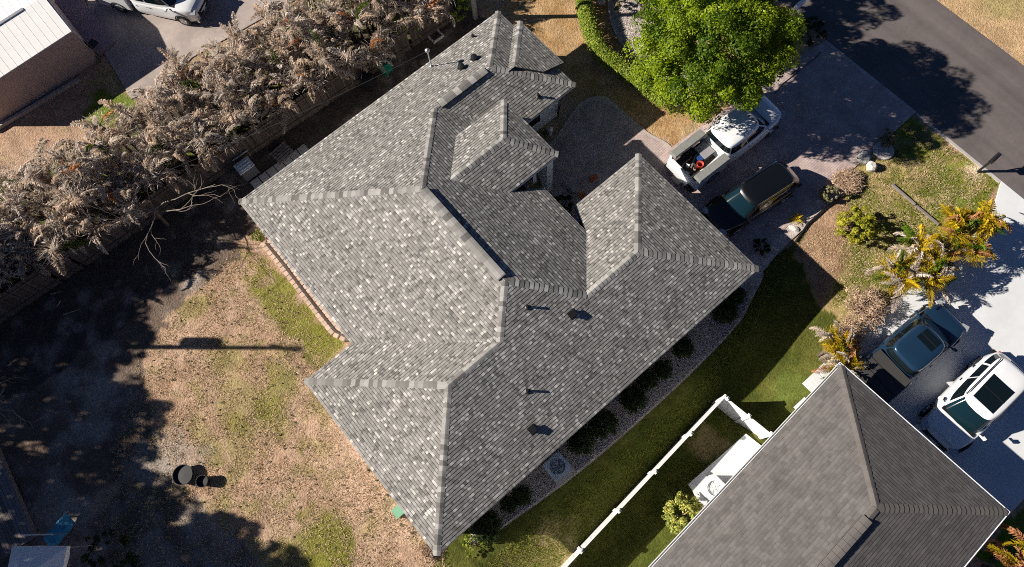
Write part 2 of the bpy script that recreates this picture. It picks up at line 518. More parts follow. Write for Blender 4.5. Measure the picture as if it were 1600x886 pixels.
# green patches of the back lawn
for px, py, rx, ry, a in ((440, 480, 1.0, 2.4, .8), (500, 540, .9, 1.3, .9), (415, 640, .9, 1.6, .75), (440, 590, .8, 1.2, .6), (350, 560, 1.0, .8, .35),
                          (500, 850, 1.7, 1.3, .9), (440, 880, 1.6, 1.2, .5), (300, 480, .9, .6, .5), (370, 660, .8, 1.6, .6), (330, 700, .6, 1.0, .45),
                          (170, 870, 2.0, 1.2, .7)):
    G = blob(px, py, rx, ry, (0.19, 0.185, 0.035), min(1, a*1.2))
for px, py, rx, ry, a in ((520, 700, 1.6, 3.0, .5), (560, 640, 1.2, 2, .5), (290, 530, 1.2, .8, .5), (600, 810, 1.2, 1.2, .6), (560, 760, 1, 1, .6)):
    G = blob(px, py, rx, ry, (0.54, 0.37, 0.26), a)
# bare sandy soil on the left, painted darker to deepen the tree shade
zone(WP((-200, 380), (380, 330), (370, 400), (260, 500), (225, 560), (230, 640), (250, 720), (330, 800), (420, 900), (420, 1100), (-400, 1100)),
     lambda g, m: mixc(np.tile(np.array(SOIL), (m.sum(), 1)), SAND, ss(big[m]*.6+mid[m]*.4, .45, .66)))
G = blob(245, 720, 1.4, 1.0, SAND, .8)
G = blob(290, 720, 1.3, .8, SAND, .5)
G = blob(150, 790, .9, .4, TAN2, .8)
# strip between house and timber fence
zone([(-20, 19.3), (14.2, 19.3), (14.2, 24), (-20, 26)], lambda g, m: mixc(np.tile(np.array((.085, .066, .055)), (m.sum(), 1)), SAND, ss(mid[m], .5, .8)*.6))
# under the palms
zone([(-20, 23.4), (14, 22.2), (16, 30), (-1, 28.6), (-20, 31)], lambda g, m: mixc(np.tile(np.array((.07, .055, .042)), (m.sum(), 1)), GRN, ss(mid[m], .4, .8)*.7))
# neighbour's grass top left
G = blob(165, 165, 1.3, 1.3, (0.13, 0.18, 0.02), .95)
# front yard at the top: rust-brown dead grass
zone(WP((790, -60), (1010, -60), (1100, 120), (1060, 230), (980, 200), (890, 150), (790, 30)),
     lambda g, m: mixc(np.tile(np.array(RUST), (m.sum(), 1)), (.42, .28, .15), ss(mid[m], .35, .75)*.9))
# side yard grass between house and white fence, green darkened to stand for shade
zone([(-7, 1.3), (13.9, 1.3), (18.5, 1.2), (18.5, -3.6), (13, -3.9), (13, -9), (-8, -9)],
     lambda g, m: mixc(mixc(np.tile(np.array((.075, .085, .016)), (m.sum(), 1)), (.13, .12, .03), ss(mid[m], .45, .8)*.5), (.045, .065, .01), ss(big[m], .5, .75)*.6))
G = blob(850, 860, 2.0, 1.0, (.36, .27, .14), .7)  # tan patch painted in where sun reaches the side yard
G = blob(1235, 600, 1.2, 1.2, (.10, .125, .026), .75)  # brighter green painted in for the sunlit end of the side lawn
G = blob(1110, 690, .9, .9, (.35, .26, .13), .6)
# front lawn on the right
zone(WP((1240, 400), (1230, 330), (1340, 250), (1425, 182), (1480, 222), (1565, 282), (1510, 385), (1440, 440), (1330, 545)),
     lambda g, m: mixc(mixc(np.tile(np.array((.30, .24, .09)), (m.sum(), 1)), (.17, .19, .028), ss(big[m], .42, .62)*.85), (.42, .31, .16), ss(mid[m], .55, .8)*.7))
G = blob(1480, 300, 1.6, 1.3, (.13, .18, .022), .8)
G = blob(1350, 420, 1.0, 1.0, (.13, .17, .022), .6)
G = blob(1530, 270, 1.1, 1.4, (.24, .22, .05), .7)
G = blob(1435, 215, .8, 1.6, (.20, .21, .035), .8)
G = blob(1526, 272, .42, .42, (.66, .52, .36), .95)
zone(WP((1242, 402), (1228, 340), (1320, 305), (1340, 380), (1310, 430), (1290, 470)),
     lambda g, m: mixc(np.tile(np.array((.34, .22, .14)), (m.sum(), 1)), MULCH, ss(mid[m], .4, .7)*.8))
# lawn across the street
zone([(32.9, -60), (32.9, 60), (500, 60), (500, -60)], lambda g, m: mixc(np.tile(np.array((.46, .31, .17)), (m.sum(), 1)), (.36, .29, .12), ss(big[m], .4, .7)*.8))
# green by the neighbour's drive, lower right
zone([(12.5, -40), (12.5, -13.05), (40, -13.05), (40, -40)], lambda g, m: mixc(np.tile(np.array((.09, .15, .015)), (m.sum(), 1)), GRN2, ss(mid[m], .4, .8)*.6))
G *= (0.86+0.28*fine)[..., None]

nx, ny = GX.shape
me = bpy.data.meshes.new('ground')
vz = (vnoise(GX, GY, 1.3, 9, 3)-.5)*0.05
flat = (np.abs(GX) < 60) & (np.abs(GY) < 60)
vz = np.where(flat, vz, 0)-0.03
vz = vz-.55*ss(GY, .2, -1.9)*ss(GY, -4.2, -2.7)*ss(GX, 16.5, 10)*ss(GX, -14, -8)   # assumed swale between the two houses, sunk so the eave shadow reaches the fence
me.vertices.add(nx*ny)
me.vertices.foreach_set('co', np.stack([GX, GY, vz], -1).reshape(-1).astype(np.float32))
i, j = np.meshgrid(np.arange(nx-1), np.arange(ny-1), indexing='ij')
q = np.stack([i*ny+j, (i+1)*ny+j, (i+1)*ny+j+1, i*ny+j+1], -1).reshape(-1).astype(np.int32)
nf = (nx-1)*(ny-1)
me.loops.add(nf*4); me.polygons.add(nf)
me.loops.foreach_set('vertex_index', q)
me.polygons.foreach_set('loop_start', np.arange(0, nf*4, 4, dtype=np.int32))
me.polygons.foreach_set('loop_total', np.full(nf, 4, dtype=np.int32))
me.polygons.foreach_set('use_smooth', np.ones(nf, bool))
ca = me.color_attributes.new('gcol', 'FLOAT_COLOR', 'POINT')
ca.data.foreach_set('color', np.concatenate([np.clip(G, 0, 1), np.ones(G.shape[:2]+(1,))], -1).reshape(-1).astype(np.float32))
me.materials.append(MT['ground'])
me.update()
go = bpy.data.objects.new('ground', me); COL.objects.link(go); struct(go)


# ------------------------------------------------------------------ sheets: road, drives, patio
def sheet(name, poly, m, top=0.02, depth=0.12):
    return struct(MB().prism(poly, top-depth, top).build(name, m))


def curvy(pts, n=6):
    """closed Catmull-Rom through pts"""
    out = []
    N = len(pts)
    for i in range(N):
        p0, p1, p2, p3 = [np.array(pts[(i+k-1) % N]) for k in range(4)]
        for s in range(n):
            t = s/n
            out.append(tuple(.5*((2*p1)+(-p0+p2)*t+(2*p0-5*p1+4*p2-p3)*t*t+(-p0+3*p1-3*p2+p3)*t**3)))
    return out


sheet('road', [(26.72, -300), (32.8, -300), (32.8, 300), (26.72, 300)], MT['asphalt'], 0.015)
sheet('paver_driveway', [(13.3, 1.9), (19.9, 1.95), (22.6, 1.9), (26.5, 1.95), (26.45, 7.85), (24.2, 8.05), (13.1, 8.9)], MT['paver'], 0.03)
sheet('paver_border', [(26.5, 1.95), (26.71, 1.93), (26.66, 7.85), (26.45, 7.85)], MT['paver_edge'], 0.034)
sheet('neighbour_driveway', [(12.6, -3.95), (15.6, -3.55), (20.0, -4.0), (22.8, -4.25), (25.2, -3.9), (26.7, -3.2), (26.7, -12.95), (12.6, -12.95)], MT['white_concrete'], 0.03)
sheet('concrete_yard', WP((205, 155), (150, 60), (120, -60), (640, -60), (470, -5), (300, 90), (262, 130)), MT['old_slab'], 0.02)
patio = curvy(WP((868, 215), (905, 163), (940, 150), (968, 168), (1010, 205), (1052, 232), (1100, 300), (1010, 330), (900, 420), (850, 300), (840, 250)), 6)
cxy = np.mean(patio, axis=0)
sheet('patio_border', patio, MT['light_grout'], 0.022)
sheet('paver_patio', [tuple(cxy+(np.array(p)-cxy)*0.93) for p in patio], MT['paver'], 0.027)
sheet('gravel_island', curvy(WP((950, 5), (975, -30), (1060, -20), (1080, 120), (1050, 160), (1000, 100), (965, 60))), MT['gravel_bed'], 0.012)
sheet('side_gravel_bed', curvy(WP((1183, 425), (1170, 478), (1142, 520), (1060, 603), (970, 684), (893, 748), (800, 815), (752, 846), (735, 832), (850, 700), (1000, 560))), MT['gravel_bed'], 0.012)
sheet('front_gravel_bed', curvy(WP((1185, 425), (1150, 390), (1215, 345), (1270, 300), (1330, 262), (1318, 300), (1240, 372), (1212, 400))), MT['gravel_bed'], 0.012)
sheet('side_step_slab', WP((1165, 648+30), (1212, 715), (1110, 812), (1075, 757)), MT['white_concrete'], 0.08)
sheet('porch_slab', [(-3.2, 33.55), (-1.98, 33.65), (-1.9, 48), (-3.2, 48)], MT['porch'], 0.18, 0.25)
sheet('street_grass_edge', [(26.55, -3.2), (26.72, -3.2), (26.72, 1.9), (26.6, 1.9)], MT['concrete'], 0.008)
for px, py, s in ((1271, 596, .42), (1292, 576, .42), (1254, 634, .34)):
    x, y = W(px, py)
    sheet('stepping_stone', [(x-s, y-s*.6), (x+s, y-s*.6), (x+s, y+s*.6), (x-s, y+s*.6)], MT['white_concrete'], 0.05)
for k in range(7):
    x, y = W(402+k*12, 287-k*8.6)
    sheet('stepping_stone', [(x-.26, y-.3), (x+.26, y-.3), (x+.26, y+.3), (x-.26, y+.3)], MT['concrete'], 0.03)

# ------------------------------------------------------------------ roof geometry


class Pl:
    def __init__(s, a, b, c):
        s.a, s.b, s.c = a, b, c

    def z(s, x, y):
        return s.a+s.b*x+s.c*y


def pe(axis, e, sl, z0=2.6, sign=1):
    """plane rising with slope sl away from the eave at axis=e; sign = +1 rises towards +axis"""
    return Pl(z0-sign*sl*e, sign*sl if axis == 'x' else 0, sign*sl if axis == 'y' else 0)


def meet(p, q, r):
    A = np.array([[p.b-q.b, p.c-q.c], [p.b-r.b, p.c-r.c]]); B = np.array([q.a-p.a, r.a-p.a])
    x, y = np.linalg.solve(A, B)
    return (float(x), float(y), float(p.z(x, y)))


def clip(subj, cp):
    """Sutherland-Hodgman, cp convex ccw"""
    out = subj
    n = len(cp)
    for i in range(n):
        ax, ay = cp[i][:2]; bx, by = cp[(i+1) % n][:2]
        inp, out = out, []
        if not inp: return []
        def side(p): return (bx-ax)*(p[1]-ay)-(by-ay)*(p[0]-ax)
        for k in range(len(inp)):
            P, Q = inp[k-1], inp[k]
            sp, sq = side(P), side(Q)
            if sq >= 0:
                if sp < 0:
                    t = sp/(sp-sq); out.append((P[0]+(Q[0]-P[0])*t, P[1]+(Q[1]-P[1])*t))
                out.append(Q)
            elif sp >= 0:
                t = sp/(sp-sq); out.append((P[0]+(Q[0]-P[0])*t, P[1]+(Q[1]-P[1])*t))
    return out


def ccw(p):
    a = sum(p[i][0]*p[(i+1) % len(p)][1]-p[(i+1) % len(p)][0]*p[i][1] for i in range(len(p)))
    return p if a > 0 else p[::-1]


def convex(polys):
    out = []
    for q in polys:
        if len(q) == 3:
            out.append(ccw([tuple(p[:2]) for p in q])); continue
        for t3 in tessellate_polygon([[Vector((p[0], p[1], 0)) for p in q]]):
            out.append(ccw([tuple(q[k][:2]) for k in t3]))
    return out


def shingles(mb, plane, polys, expo, rnd, style):
    """real shingle tabs, each a tilted clipped slab with a butt edge"""
    g = np.array([plane.b, plane.c]); sl = np.linalg.norm(g); up = g/sl; al = np.array([up[1], -up[0]])
    s = expo/math.sqrt(1+sl*sl)
    pts = np.array([p[:2] for poly in polys for p in poly])
    v = pts @ up; u = pts @ al
    polys = convex(polys)
    v0 = v.min()
    for i in range(int((v.max()-v0)/s)+1):
        a0, a1 = v0+i*s, v0+(i+1)*s
        uu = u.min()-rnd.random()*.3
        dark = rnd.uniform(.94, 1.06)
        while uu < u.max():
            if style == 'new':
                wd = rnd.choice((.10, .11, .12, .14, .16))
                k = rnd.random()
                tone = rnd.uniform(.82, 1.04) if k < .60 else rnd.uniform(1.12, 1.4) if k < .77 else rnd.uniform(.50, .76) if k < .93 else rnd.uniform(1.5, 2.0)
                th = 0.022 if k > .35 else 0.018
            else:
                wd = rnd.choice((.25, .3, .33)); tone = rnd.uniform(.86, 1.14); th = 0.011
            tone *= dark
            am = a0+s*(.79 if style == 'new' else .88)
            for b0_, b1_, h0, h1 in ((a0, am, th, th-.003), (am, a1, .001, .0)):
                q = ccw([tuple(up*b0_+al*uu), tuple(up*b1_+al*uu), tuple(up*b1_+al*(uu+wd)), tuple(up*b0_+al*(uu+wd))])
                for poly in polys:
                    c = clip(q, poly)
                    if len(c) < 3: continue
                    n = len(c)
                    vs = []
                    for x, y in c:
                        f = (x*up[0]+y*up[1]-b0_)/(b1_-b0_)
                        vs.append((x, y, plane.z(x, y)+0.002+h0+(h1-h0)*f))
                    fs = [tuple(range(n))]
                    if b0_ == a0:
                        for k2 in range(n):
                            x0, y0 = c[k2]; x1, y1 = c[(k2+1) % n]
                            if abs(x0*up[0]+y0*up[1]-a0) < 1e-4 and abs(x1*up[0]+y1*up[1]-a0) < 1e-4:
                                o = len(vs)
                                vs += [(x0, y0, plane.z(x0, y0)-.004), (x1, y1, plane.z(x1, y1)-.004)]
                                fs.append((k2, o, o+1, (k2+1) % n))
                    mb.add(vs, fs, tone)
            uu += wd


def cap_mesh(name, m, drop, L=0.25, wd=0.30):
    """one bent cap shingle lying along +x, folded over the ridge, upper end thicker"""
    mb = MB()
    h = wd/2
    t = .012
    vs = []
    for x, lift in ((0, .024), (L, .008)):
        for y, z in ((-h, -drop*h), (-h*.35, -drop*h*.3), (0, 0), (h*.35, -drop*h*.3), (h, -drop*h)):
            vs.append((x, y, z+lift))
    for x, lift in ((0, .024), (L, .008)):
        for y, z in ((-h, -drop*h), (h, -drop*h)):
            vs.append((x, y, z+lift-t-lift))
    fs = [(k, k+5, k+6, k+1)[::-1] for k in range(4)]
    fs += [(0, 10, 12, 5), (4, 9, 13, 11), (0, 1, 2, 3, 4, 11, 10)]
    mb.add(vs, fs)
    return mb.mesh(name, m)


def lay_caps(me, p0, p1, parent, org, expo, name='ridge_cap', budget=None, rest=None, wd=.3):
    """caps from the low end p0 to the high end p1"""
    a, b = Vector(p0), Vector(p1)
    d = b-a; L = d.length; d.normalize()
    y = Vector((0, 0, 1)).cross(d).normalized(); z = d.cross(y)
    n = int(L/expo)
    for i in range(n):
        p = a+d*(i*expo)+z*.012-Vector(org)
        Mx = Matrix(((d.x, y.x, z.x, p.x), (d.y, y.y, z.y, p.y), (d.z, y.z, z.z, p.z), (0, 0, 0, 1)))
        if budget is None or budget[0] > 0:
            inst(me, name, parent, Mx)
            if budget: budget[0] -= 1
        else:
            tn = random.uniform(.6, 1.6)
            rest.add([Mx @ v.co for v in me.vertices], [tuple(f.vertices) for f in me.polygons], tn)


def ridge_vent(p0, p1, parent, org, mcap, wd=.38, h=.05):
    """long raised ridge vent: louvred box under bent shingles"""
    a, b = Vector(p0)-Vector(org), Vector(p1)-Vector(org)
    d = (b-a); L = d.length; d.normalize(); y = Vector((0, 0, 1)).cross(d)
    mb = MB()
    hw = wd/2
    prof = [(-hw, -.12), (-hw, h*.62), (-hw*.6, h*.9), (0, h*1.15), (hw*.6, h*.9), (hw, h*.62), (hw, -.12)]
    vs = [a+y*q[0]+Vector((0, 0, q[1]-.0)) for q in prof]+[b+y*q[0]+Vector((0, 0, q[1])) for q in prof]
    n = len(prof)
    mb.add(vs, [(k, k+1, n+k+1, n+k) for k in range(n-1)]+[tuple(range(n)), tuple(range(n, 2*n))[::-1]])
    v = mb.build('ridge_vent', MT['black'], parent)
    k = 0; s = 0.
    while s < L-.05:
        e = min(.3, L-s)
        c = MB()
        vs = []
        for xx, lf in ((s, .022), (s+e, .010)):
            for q in prof[1:-1]:
                vs.append(a+d*xx+y*(q[0]*1.03)+Vector((0, 0, q[1]+lf)))
        for xx in (s, s+e):
            for q in (prof[1], prof[-2]):
                vs.append(a+d*xx+y*(q[0]*1.03)+Vector((0, 0, q[1]-.02)))
        c.add(vs, [(i2, i2+1, i2+6, i2+5) for i2 in range(4)]+[(0, 5, 12, 10), (4, 11, 13, 9), (0, 10, 11, 4, 3, 2, 1)])
        c.build('vent_shingle', mcap, v)
        s += .3
        k += 1


# ---- main house
EZ = 2.6
O = (4.0, 10.0, 0.0)
house = thing('shingled_house', 'large central house under a mottled grey hip roof with raised entry hip and garage wing', 'house', O)
NW = pe('y', 19.17, .377, sign=-1); SW = pe('x', -1.95, .374); NE = Pl(5.0+.415*4.43, -.415, 0); SE = pe('y', 1.23, .388)
SWs = pe('x', -4.43, .388); NWs = pe('y', 10.25, .388, sign=-1)
NEn = pe('x', 13.8, .38, sign=-1); SEn = pe('y', 13.4, .38)
NEg = pe('x', 13.48, .375, sign=-1); NWg = pe('y', 8.7, .388, sign=-1)
RZ = 3.76
NWr = pe('y', 14.45, .38, RZ, -1); SEr = pe('y', 10.7, .38, RZ); NEr = pe('x', 10.27, .45, RZ, -1)
bN = pe('x', 14.22, .38, sign=-1); bW = pe('y', 17.96, .38, sign=-1)
pA = (-1.95, 19.17, EZ); pB = (13.8, 19.17, EZ); pE = (13.8, 13.4, EZ); pS = (-4.43, 1.23, EZ); pw = (-4.43, 10.25, EZ); pn = (-1.95, 10.25, EZ)
ph = (13.48, 1.23, EZ); pg = (13.48, 8.7, EZ)
R1 = meet(NW, SW, NE); R2 = meet(SW, NE, SE); N1 = meet(NW, SEn, NE); N2 = meet(NW, SEn, NEn)
J = meet(SW, SE, NWs); K = meet(NWs, SE, SWs); G1 = meet(NE, SE, NWg); G2 = meet(SE, NWg, NEg)
V0 = (8.9, float((8.7*.388-(NE.z(8.9, 0)-EZ))/.388), NE.z(8.9, 0))
c1 = (8.9, 10.05, NE.z(8.9, 0)); c2 = (7.5, 10.72, NE.z(7.5, 0))
gW = (9.5, 8.7, EZ)
RR = meet(NWr, SEr, NEr)


def solve_x(P, Q, y):
    return (Q.a+Q.c*y-P.a-P.c*y)/(P.b-Q.b)


yr = RR[1]
RL = (solve_x(SEr, NE, yr), yr, RR[2])
rl1 = (solve_x(NE, SEr, 10.7), 10.7, RZ); rl2 = (solve_x(NE, NWr, 14.45), 14.45, RZ)
rk = (10.27, 10.7, RZ); rn = (10.27, 14.45, RZ)
nv = (solve_x(NE, SEn, 13.4), 13.4, EZ)
planes = [
    ('north_west', NW, [[pA, pB, N2, N1, R1]]),
    ('south_west', SW, [[pA, R1, R2, J, pn]]),
    ('wing', NWs, [[pn, J, K, pw]]),
    ('wing end', SWs, [[pw, K, pS]]),
    ('south_east', SE, [[pS, K, J, R2, G1, G2, ph]]),
    ('garage', NWg, [[V0, G1, G2, pg, gW]]),
    ('garage end', NEg, [[pg, G2, ph]]),
    ('north_east', NE, [[R1, R2, G1, V0, c1, c2, nv, N1]]),
    ('entry', SEn, [[N1, N2, pE, nv]]),
    ('north end', NEn, [[pB, N2, pE]]),
    ('raised nw', NWr, [[rn, RR, RL, rl2]]),
    ('raised se', SEr, [[rk, RR, RL, rl1]]),
    ('raised ne', NEr, [[rk, RR, rn]]),
]
bD = (11.9, 15.63, bN.z(11.9, 0))
bC = (12.95, 14.7, SEn.z(0, 14.7))
planes.append(('bump', bN, [[(14.22, 17.96), (14.22, 14.7), (12.92, 14.7), bD[:2]]]))
planes.append(('bump nw', bW, [[(14.22, 17.96), bD[:2], (11.48, 15.63), (13.8, 17.96)]]))
rnd = random.Random(5)
deck = MB()
shg = MB()
for nm, P, polys in planes:
    for qq in convex(polys):
        n = len(qq)
        deck.add([(x, y, P.z(x, y)-.004) for x, y in qq]+[(x, y, P.z(x, y)-.14) for x, y in qq],
                 [tuple(range(n)), tuple(range(n, 2*n))[::-1]]+[(k, n+k, n+(k+1) % n, (k+1) % n) for k in range(n)])
    shingles(shg, P, polys, .136, rnd, 'new')
roof = deck.build('roof', MT['deck'], house, at=O)
o = shg.build('shingles', MT['shingle'], roof, at=O); stuff(o)
budget = [300]; rest = MB()
hip_me = cap_mesh('hip_cap', MT['shingle_cap'], .30); rdg_me = cap_mesh('ridge_cap', MT['shingle_cap'], .42)
for me_, a, b in ((hip_me, pS, K), (hip_me, pw, K), (rdg_me, K, J), (hip_me, J, R2), (hip_me, pA, R1), (hip_me, ph, G2), (hip_me, pg, G2), (rdg_me, G2, G1), (hip_me, G1, R2),
                  (hip_me, N1, R1), (hip_me, pE, N2), (hip_me, pB, N2), (hip_me, rn, RR), (hip_me, rk, RR), (rdg_me, RR, RL), (hip_me, (14.22, 17.96, EZ), bD)):
    lay_caps(me_, a, b, roof, O, .205, budget=budget, rest=rest)
o = rest.build('ridge_caps', mat('shingle_cap_joined', (0.25, 0.243, 0.23), 0.95, noise=0.15, scale=60, attr='tone', spec=0.2), roof); stuff(o)


def lerp3(a, b, t): return tuple(a[i]+(b[i]-a[i])*t for i in range(3))


ridge_vent(lerp3(R1, R2, .02), lerp3(R1, R2, .97), roof, O, MT['shingle_cap'])
ridge_vent(lerp3(N1, N2, .10), lerp3(N1, N2, .93), roof, O, MT['shingle_cap'])


def wall_run(parent, pts, z0, z1, m, org, name='wall', th=.18, closed=True):
    """each side of the wall its own part"""
    n = len(pts)
    for i in range(n if closed else n-1):
        a, b = Vector(pts[i]), Vector(pts[(i+1) % n])
        d = (b-a); L = d.length
        MB().box(((a.x+b.x)/2-org[0], (a.y+b.y)/2-org[1], (z0+z1)/2), (L-.004, th, z1-z0), atan2(d.y, d.x)).build(name, m, parent)


def eave(parent, a, b, z, org, m, h=.17, th=.03, name='fascia'):
    a, b = Vector(a[:2]), Vector(b[:2]); d = b-a
    return MB().box(((a.x+b.x)/2-org[0], (a.y+b.y)/2-org[1], z-h/2-.01), (d.length, th, h), atan2(d.y, d.x)).build(name, m, parent)


for a, b in ((pA, pB), (pB, pE), (pE, (10, 13.4)), (gW, pg), (pg, ph), (ph, pS), (pS, pw), (pw, pn), (pn, pA)):
    eave(house, a, b, EZ, O, MT['drip'])
for a, b in ((rk, rn), (rk, rl1), (rn, rl2)):
    eave(house, a, b, RZ, O, MT['drip'])
eave(house, c1, V0, c1[2], O, MT['drip']); eave(house, c1, c2, c1[2]+.1, O, MT['drip'])
wall_run(house, [(-1.4, 18.6), (13.2, 18.6), (13.2, 14.0), (8.6, 14.0), (8.6, 10.9), (8.3, 10.4), (8.3, 8.1), (12.9, 8.1), (12.9, 1.8), (-3.9, 1.8), (-3.9, 9.7), (-1.4, 9.7)], -.05, 2.46, MT['stucco'], O)
# raised entry: upper wall and the two posts that carry it
MB().box((9.35-O[0], 14.02-O[1], 3.2), (1.5, .16, 1.2)).box((9.0-O[0], 12.4-O[1], 3.05), (.2, 3.1, 1.3)).build('gable_wall', MT['stucco'], house)
for y in (11.05, 14.0):
    MB().box((9.95-O[0], y-O[1], 1.85), (.36, .36, 3.8)).build('entry_column', MT['white'], house)
MB().box((9.95-O[0], 12.5-O[1], 3.62), (.3, 2.6, .26)).build('entry_beam', MT['white'], house)
MB().box((8.72-O[0], 12.4-O[1], 1.08), (.08, 1.7, 2.16)).build('front_door', MT['white'], house)
MB().box((13.02-O[0], 5.0-O[1], 1.1), (.06, 4.9, 2.2)).build('garage_door', MT['white'], house)


def window(parent, x, y, z, wd, h, rz, org):
    f = MB().box((x-org[0], y-org[1], z), (wd+.12, .07, h+.12), rz).build('window', MT['white'], parent)
    MB().box((x-org[0], y-org[1], z), (wd, .09, h), rz).build('pane', MT['glass'], f)


for x, y, wd, rz in ((11.2, 13.9, 1.5, 0), (13.3, 16.3, 1.4, pi/2), (2, 1.7, 1.4, 0), (6, 1.7, 1.6, 0), (10, 1.7, 1.2, 0), (-4.0, 5.5, 1.8, pi/2), (-1.5, 14, 2.4, pi/2), (2, 18.7, 1.2, 0), (7, 18.7, 1.2, 0), (10.5, 8.2, 1.4, 0)):
    window(house, x, y, 1.4, wd, 1.1, rz, O)


def on_plane(px, py, P):
    z = 3
    for k in range(40):
        x, y = W(px, py, z); z = P.z(x, y)
    return x, y, z


# plumbing pipes and box vents on the roof
for px, py, P, h in ((824, 480, SE, .27), (824, 611, SE, .27), (841, 151, SEn, .25), (739, 58, NW, .2)):
    x, y, z = on_plane(px, py, P)
    o = MB().lathe([(.14, -.05), (.13, .02), (.055, .06), (.055, h), (.04, h)], (x-O[0], y-O[1], z), 12).build('vent_pipe', MT['vent'], roof)
for px, py, P in ((894, 491, SE), (832, 671, SE)):
    x, y, z = on_plane(px, py, P)
    MB().box((x-O[0], y-O[1], z+.02), (.34, .34, .04), rx=.37).box((x-O[0], y-O[1], z+.10), (.22, .24, .12), rx=.2).box((x-O[0], y-O[1]-.02, z+.17), (.28, .3, .03), rx=.2).build('box_vent', MT['vent'], roof)
for px, py in ((741, 92), (721, 106)):
    x, y, z = on_plane(px, py, NW)
    MB().box((x-O[0], y-O[1], z+.02), (.34, .34, .03), rx=-.36).lathe([(.1, 0), (.1, .14), (.17, .15), (.15, .22), (.02, .25)], (x-O[0], y-O[1], z), 12).build('mushroom_vent', MT['vent'], roof)

# service mast and its cable
mx_, my_, mz_ = on_plane(674, 104, NW)
mast = thing('service_mast', 'pale steel electric service mast with round weatherhead at the north-west roof edge', 'mast', (mx_, my_, mz_-.3))
MB().lathe([(.10, .28), (.09, .36), (.03, .37), (.03, 1.45), (.025, 1.46)], (0, 0, 0), 10).build('pipe', MT['galv'], mast, smooth=True)
MB().lathe([(.03, 0), (.11, .04), (.12, .10), (.07, .17), (.01, .19)], (0, 0, 1.46), 12).build('weatherhead', MT['galv'], mast, smooth=True)
MT_top = Vector((mx_, my_, mz_+1.1))

# ------------------------------------------------------------------ neighbour's house, lower right
O2 = (8.0, -8.0, 0.0)
nb = thing('grey_hip_roofed_house', 'neighbouring house with plain dark grey-brown hip roof and bright white gutters', 'house', O2)
rot = radians(-3.3)
ex = np.array([cos(rot), sin(rot)]); ey = np.array([-sin(rot), cos(rot)])
cN = np.array(W(1314, 571, 2.7)); LEN, WID = 22.0, 7.85


def nbp(u, v): return tuple(cN-ex*u*-1*-1-ey*v) if False else (float(cN[0]-ex[0]*u-ey[0]*v), float(cN[1]-ex[1]*u-ey[1]*v))


# local: u runs to the south-west along the long eave, v across. long eave direction from survey
e_l = np.array(W(1020, 886, 2.7))-cN; e_l /= np.linalg.norm(e_l)
e_s = np.array([-e_l[1], e_l[0]]);
if np.dot(e_s, np.array(W(1572, 793, 2.7))-cN) < 0: e_s = -e_s


def q2(u, v): return (float(cN[0]+e_l[0]*u+e_s[0]*v), float(cN[1]+e_l[1]*u+e_s[1]*v))


sl2 = .40
ZR = 2.7


def plane_from(p, dirn, sl):
    return Pl(ZR-sl*(dirn[0]*p[0]+dirn[1]*p[1]), sl*dirn[0], sl*dirn[1])


A_, B_, C_, D_ = q2(0, 0), q2(0, WID), q2(LEN, WID), q2(LEN, 0)
hw = WID/2
r0, r1 = q2(hw, hw), q2(LEN-hw, hw)
roofp = [(plane_from(A_, e_s, sl2), [[A_, r0, r1, D_]]), (plane_from(A_, e_l, sl2), [[A_, B_, r0]]),
         (plane_from(B_, -e_s, sl2), [[B_, C_, r1, r0]]), (plane_from(C_, -e_l, sl2), [[C_, D_, r1]])]
deck = MB(); shg = MB()
for P, polys in roofp:
    for qv in polys:
        qq = ccw(qv); n = len(qq)
        deck.add([(x, y, P.z(x, y)-.004) for x, y in qq]+[(x, y, P.z(x, y)-.14) for x, y in qq],
                 [tuple(range(n)), tuple(range(n, 2*n))[::-1]]+[(k, n+k, n+(k+1) % n, (k+1) % n) for k in range(n)])
    vis = [clip(ccw(qv), ccw([q2(-1, -1), q2(12.5, -1), q2(12.5, WID+1), q2(-1, WID+1)])) for qv in polys]
    vis = [v for v in vis if len(v) > 2]
    if vis: shingles(shg, P, vis, .143, rnd, 'old')
    far = [clip(ccw(qv), ccw([q2(12.5, -1), q2(LEN+1, -1), q2(LEN+1, WID+1), q2(12.5, WID+1)])) for qv in polys]
    far = [v for v in far if len(v) > 2]
    if far: shingles(shg, P, far, .45, rnd, 'old')
roof2 = deck.build('roof', MT['deck'], nb, at=O2)
stuff(shg.build('shingles', MT['old_shingle'], roof2, at=O2))
oldcap = cap_mesh('old_cap', MT['old_cap'], .32)
zr = ZR+sl2*hw
for a, b in (((*A_, ZR), (*r0, zr)), ((*B_, ZR), (*r0, zr)), ((*r1, zr), (*r0, zr))):
    lay_caps(oldcap, a, b, roof2, O2, .21)
rd = Vector((*r1, zr))-Vector((*r0, zr)); rd.normalize()
ridge_vent(Vector((*r0, zr))+rd*.55, Vector((*r0, zr))+rd*4.6, roof2, O2, MT['old_cap'])
for a, b in ((A_, B_), (B_, C_), (C_, D_), (D_, A_)):
    av, bv = Vector(a), Vector(b); d = (bv-av).normalized(); nrm = Vector((d.y, -d.x))
    if nrm.dot((Vector(q2(LEN/2, WID/2))-av)) > 0: nrm = -nrm
    wg = .10
    g = MB()
    c = (av+bv)/2
    ang = atan2(d.y, d.x)
    L = (bv-av).length+wg*2
    for off, zc, sz in ((0.02, ZR-.10, (L, .02, .17)), (wg, ZR-.07, (L, .015, .11)), (wg*.55, ZR-.125, (L, wg*.8, .015))):
        g.box((c.x+nrm.x*off-O2[0], c.y+nrm.y*off-O2[1], zc), sz, ang)
    g.build('gutter', MT['vinyl'], nb)
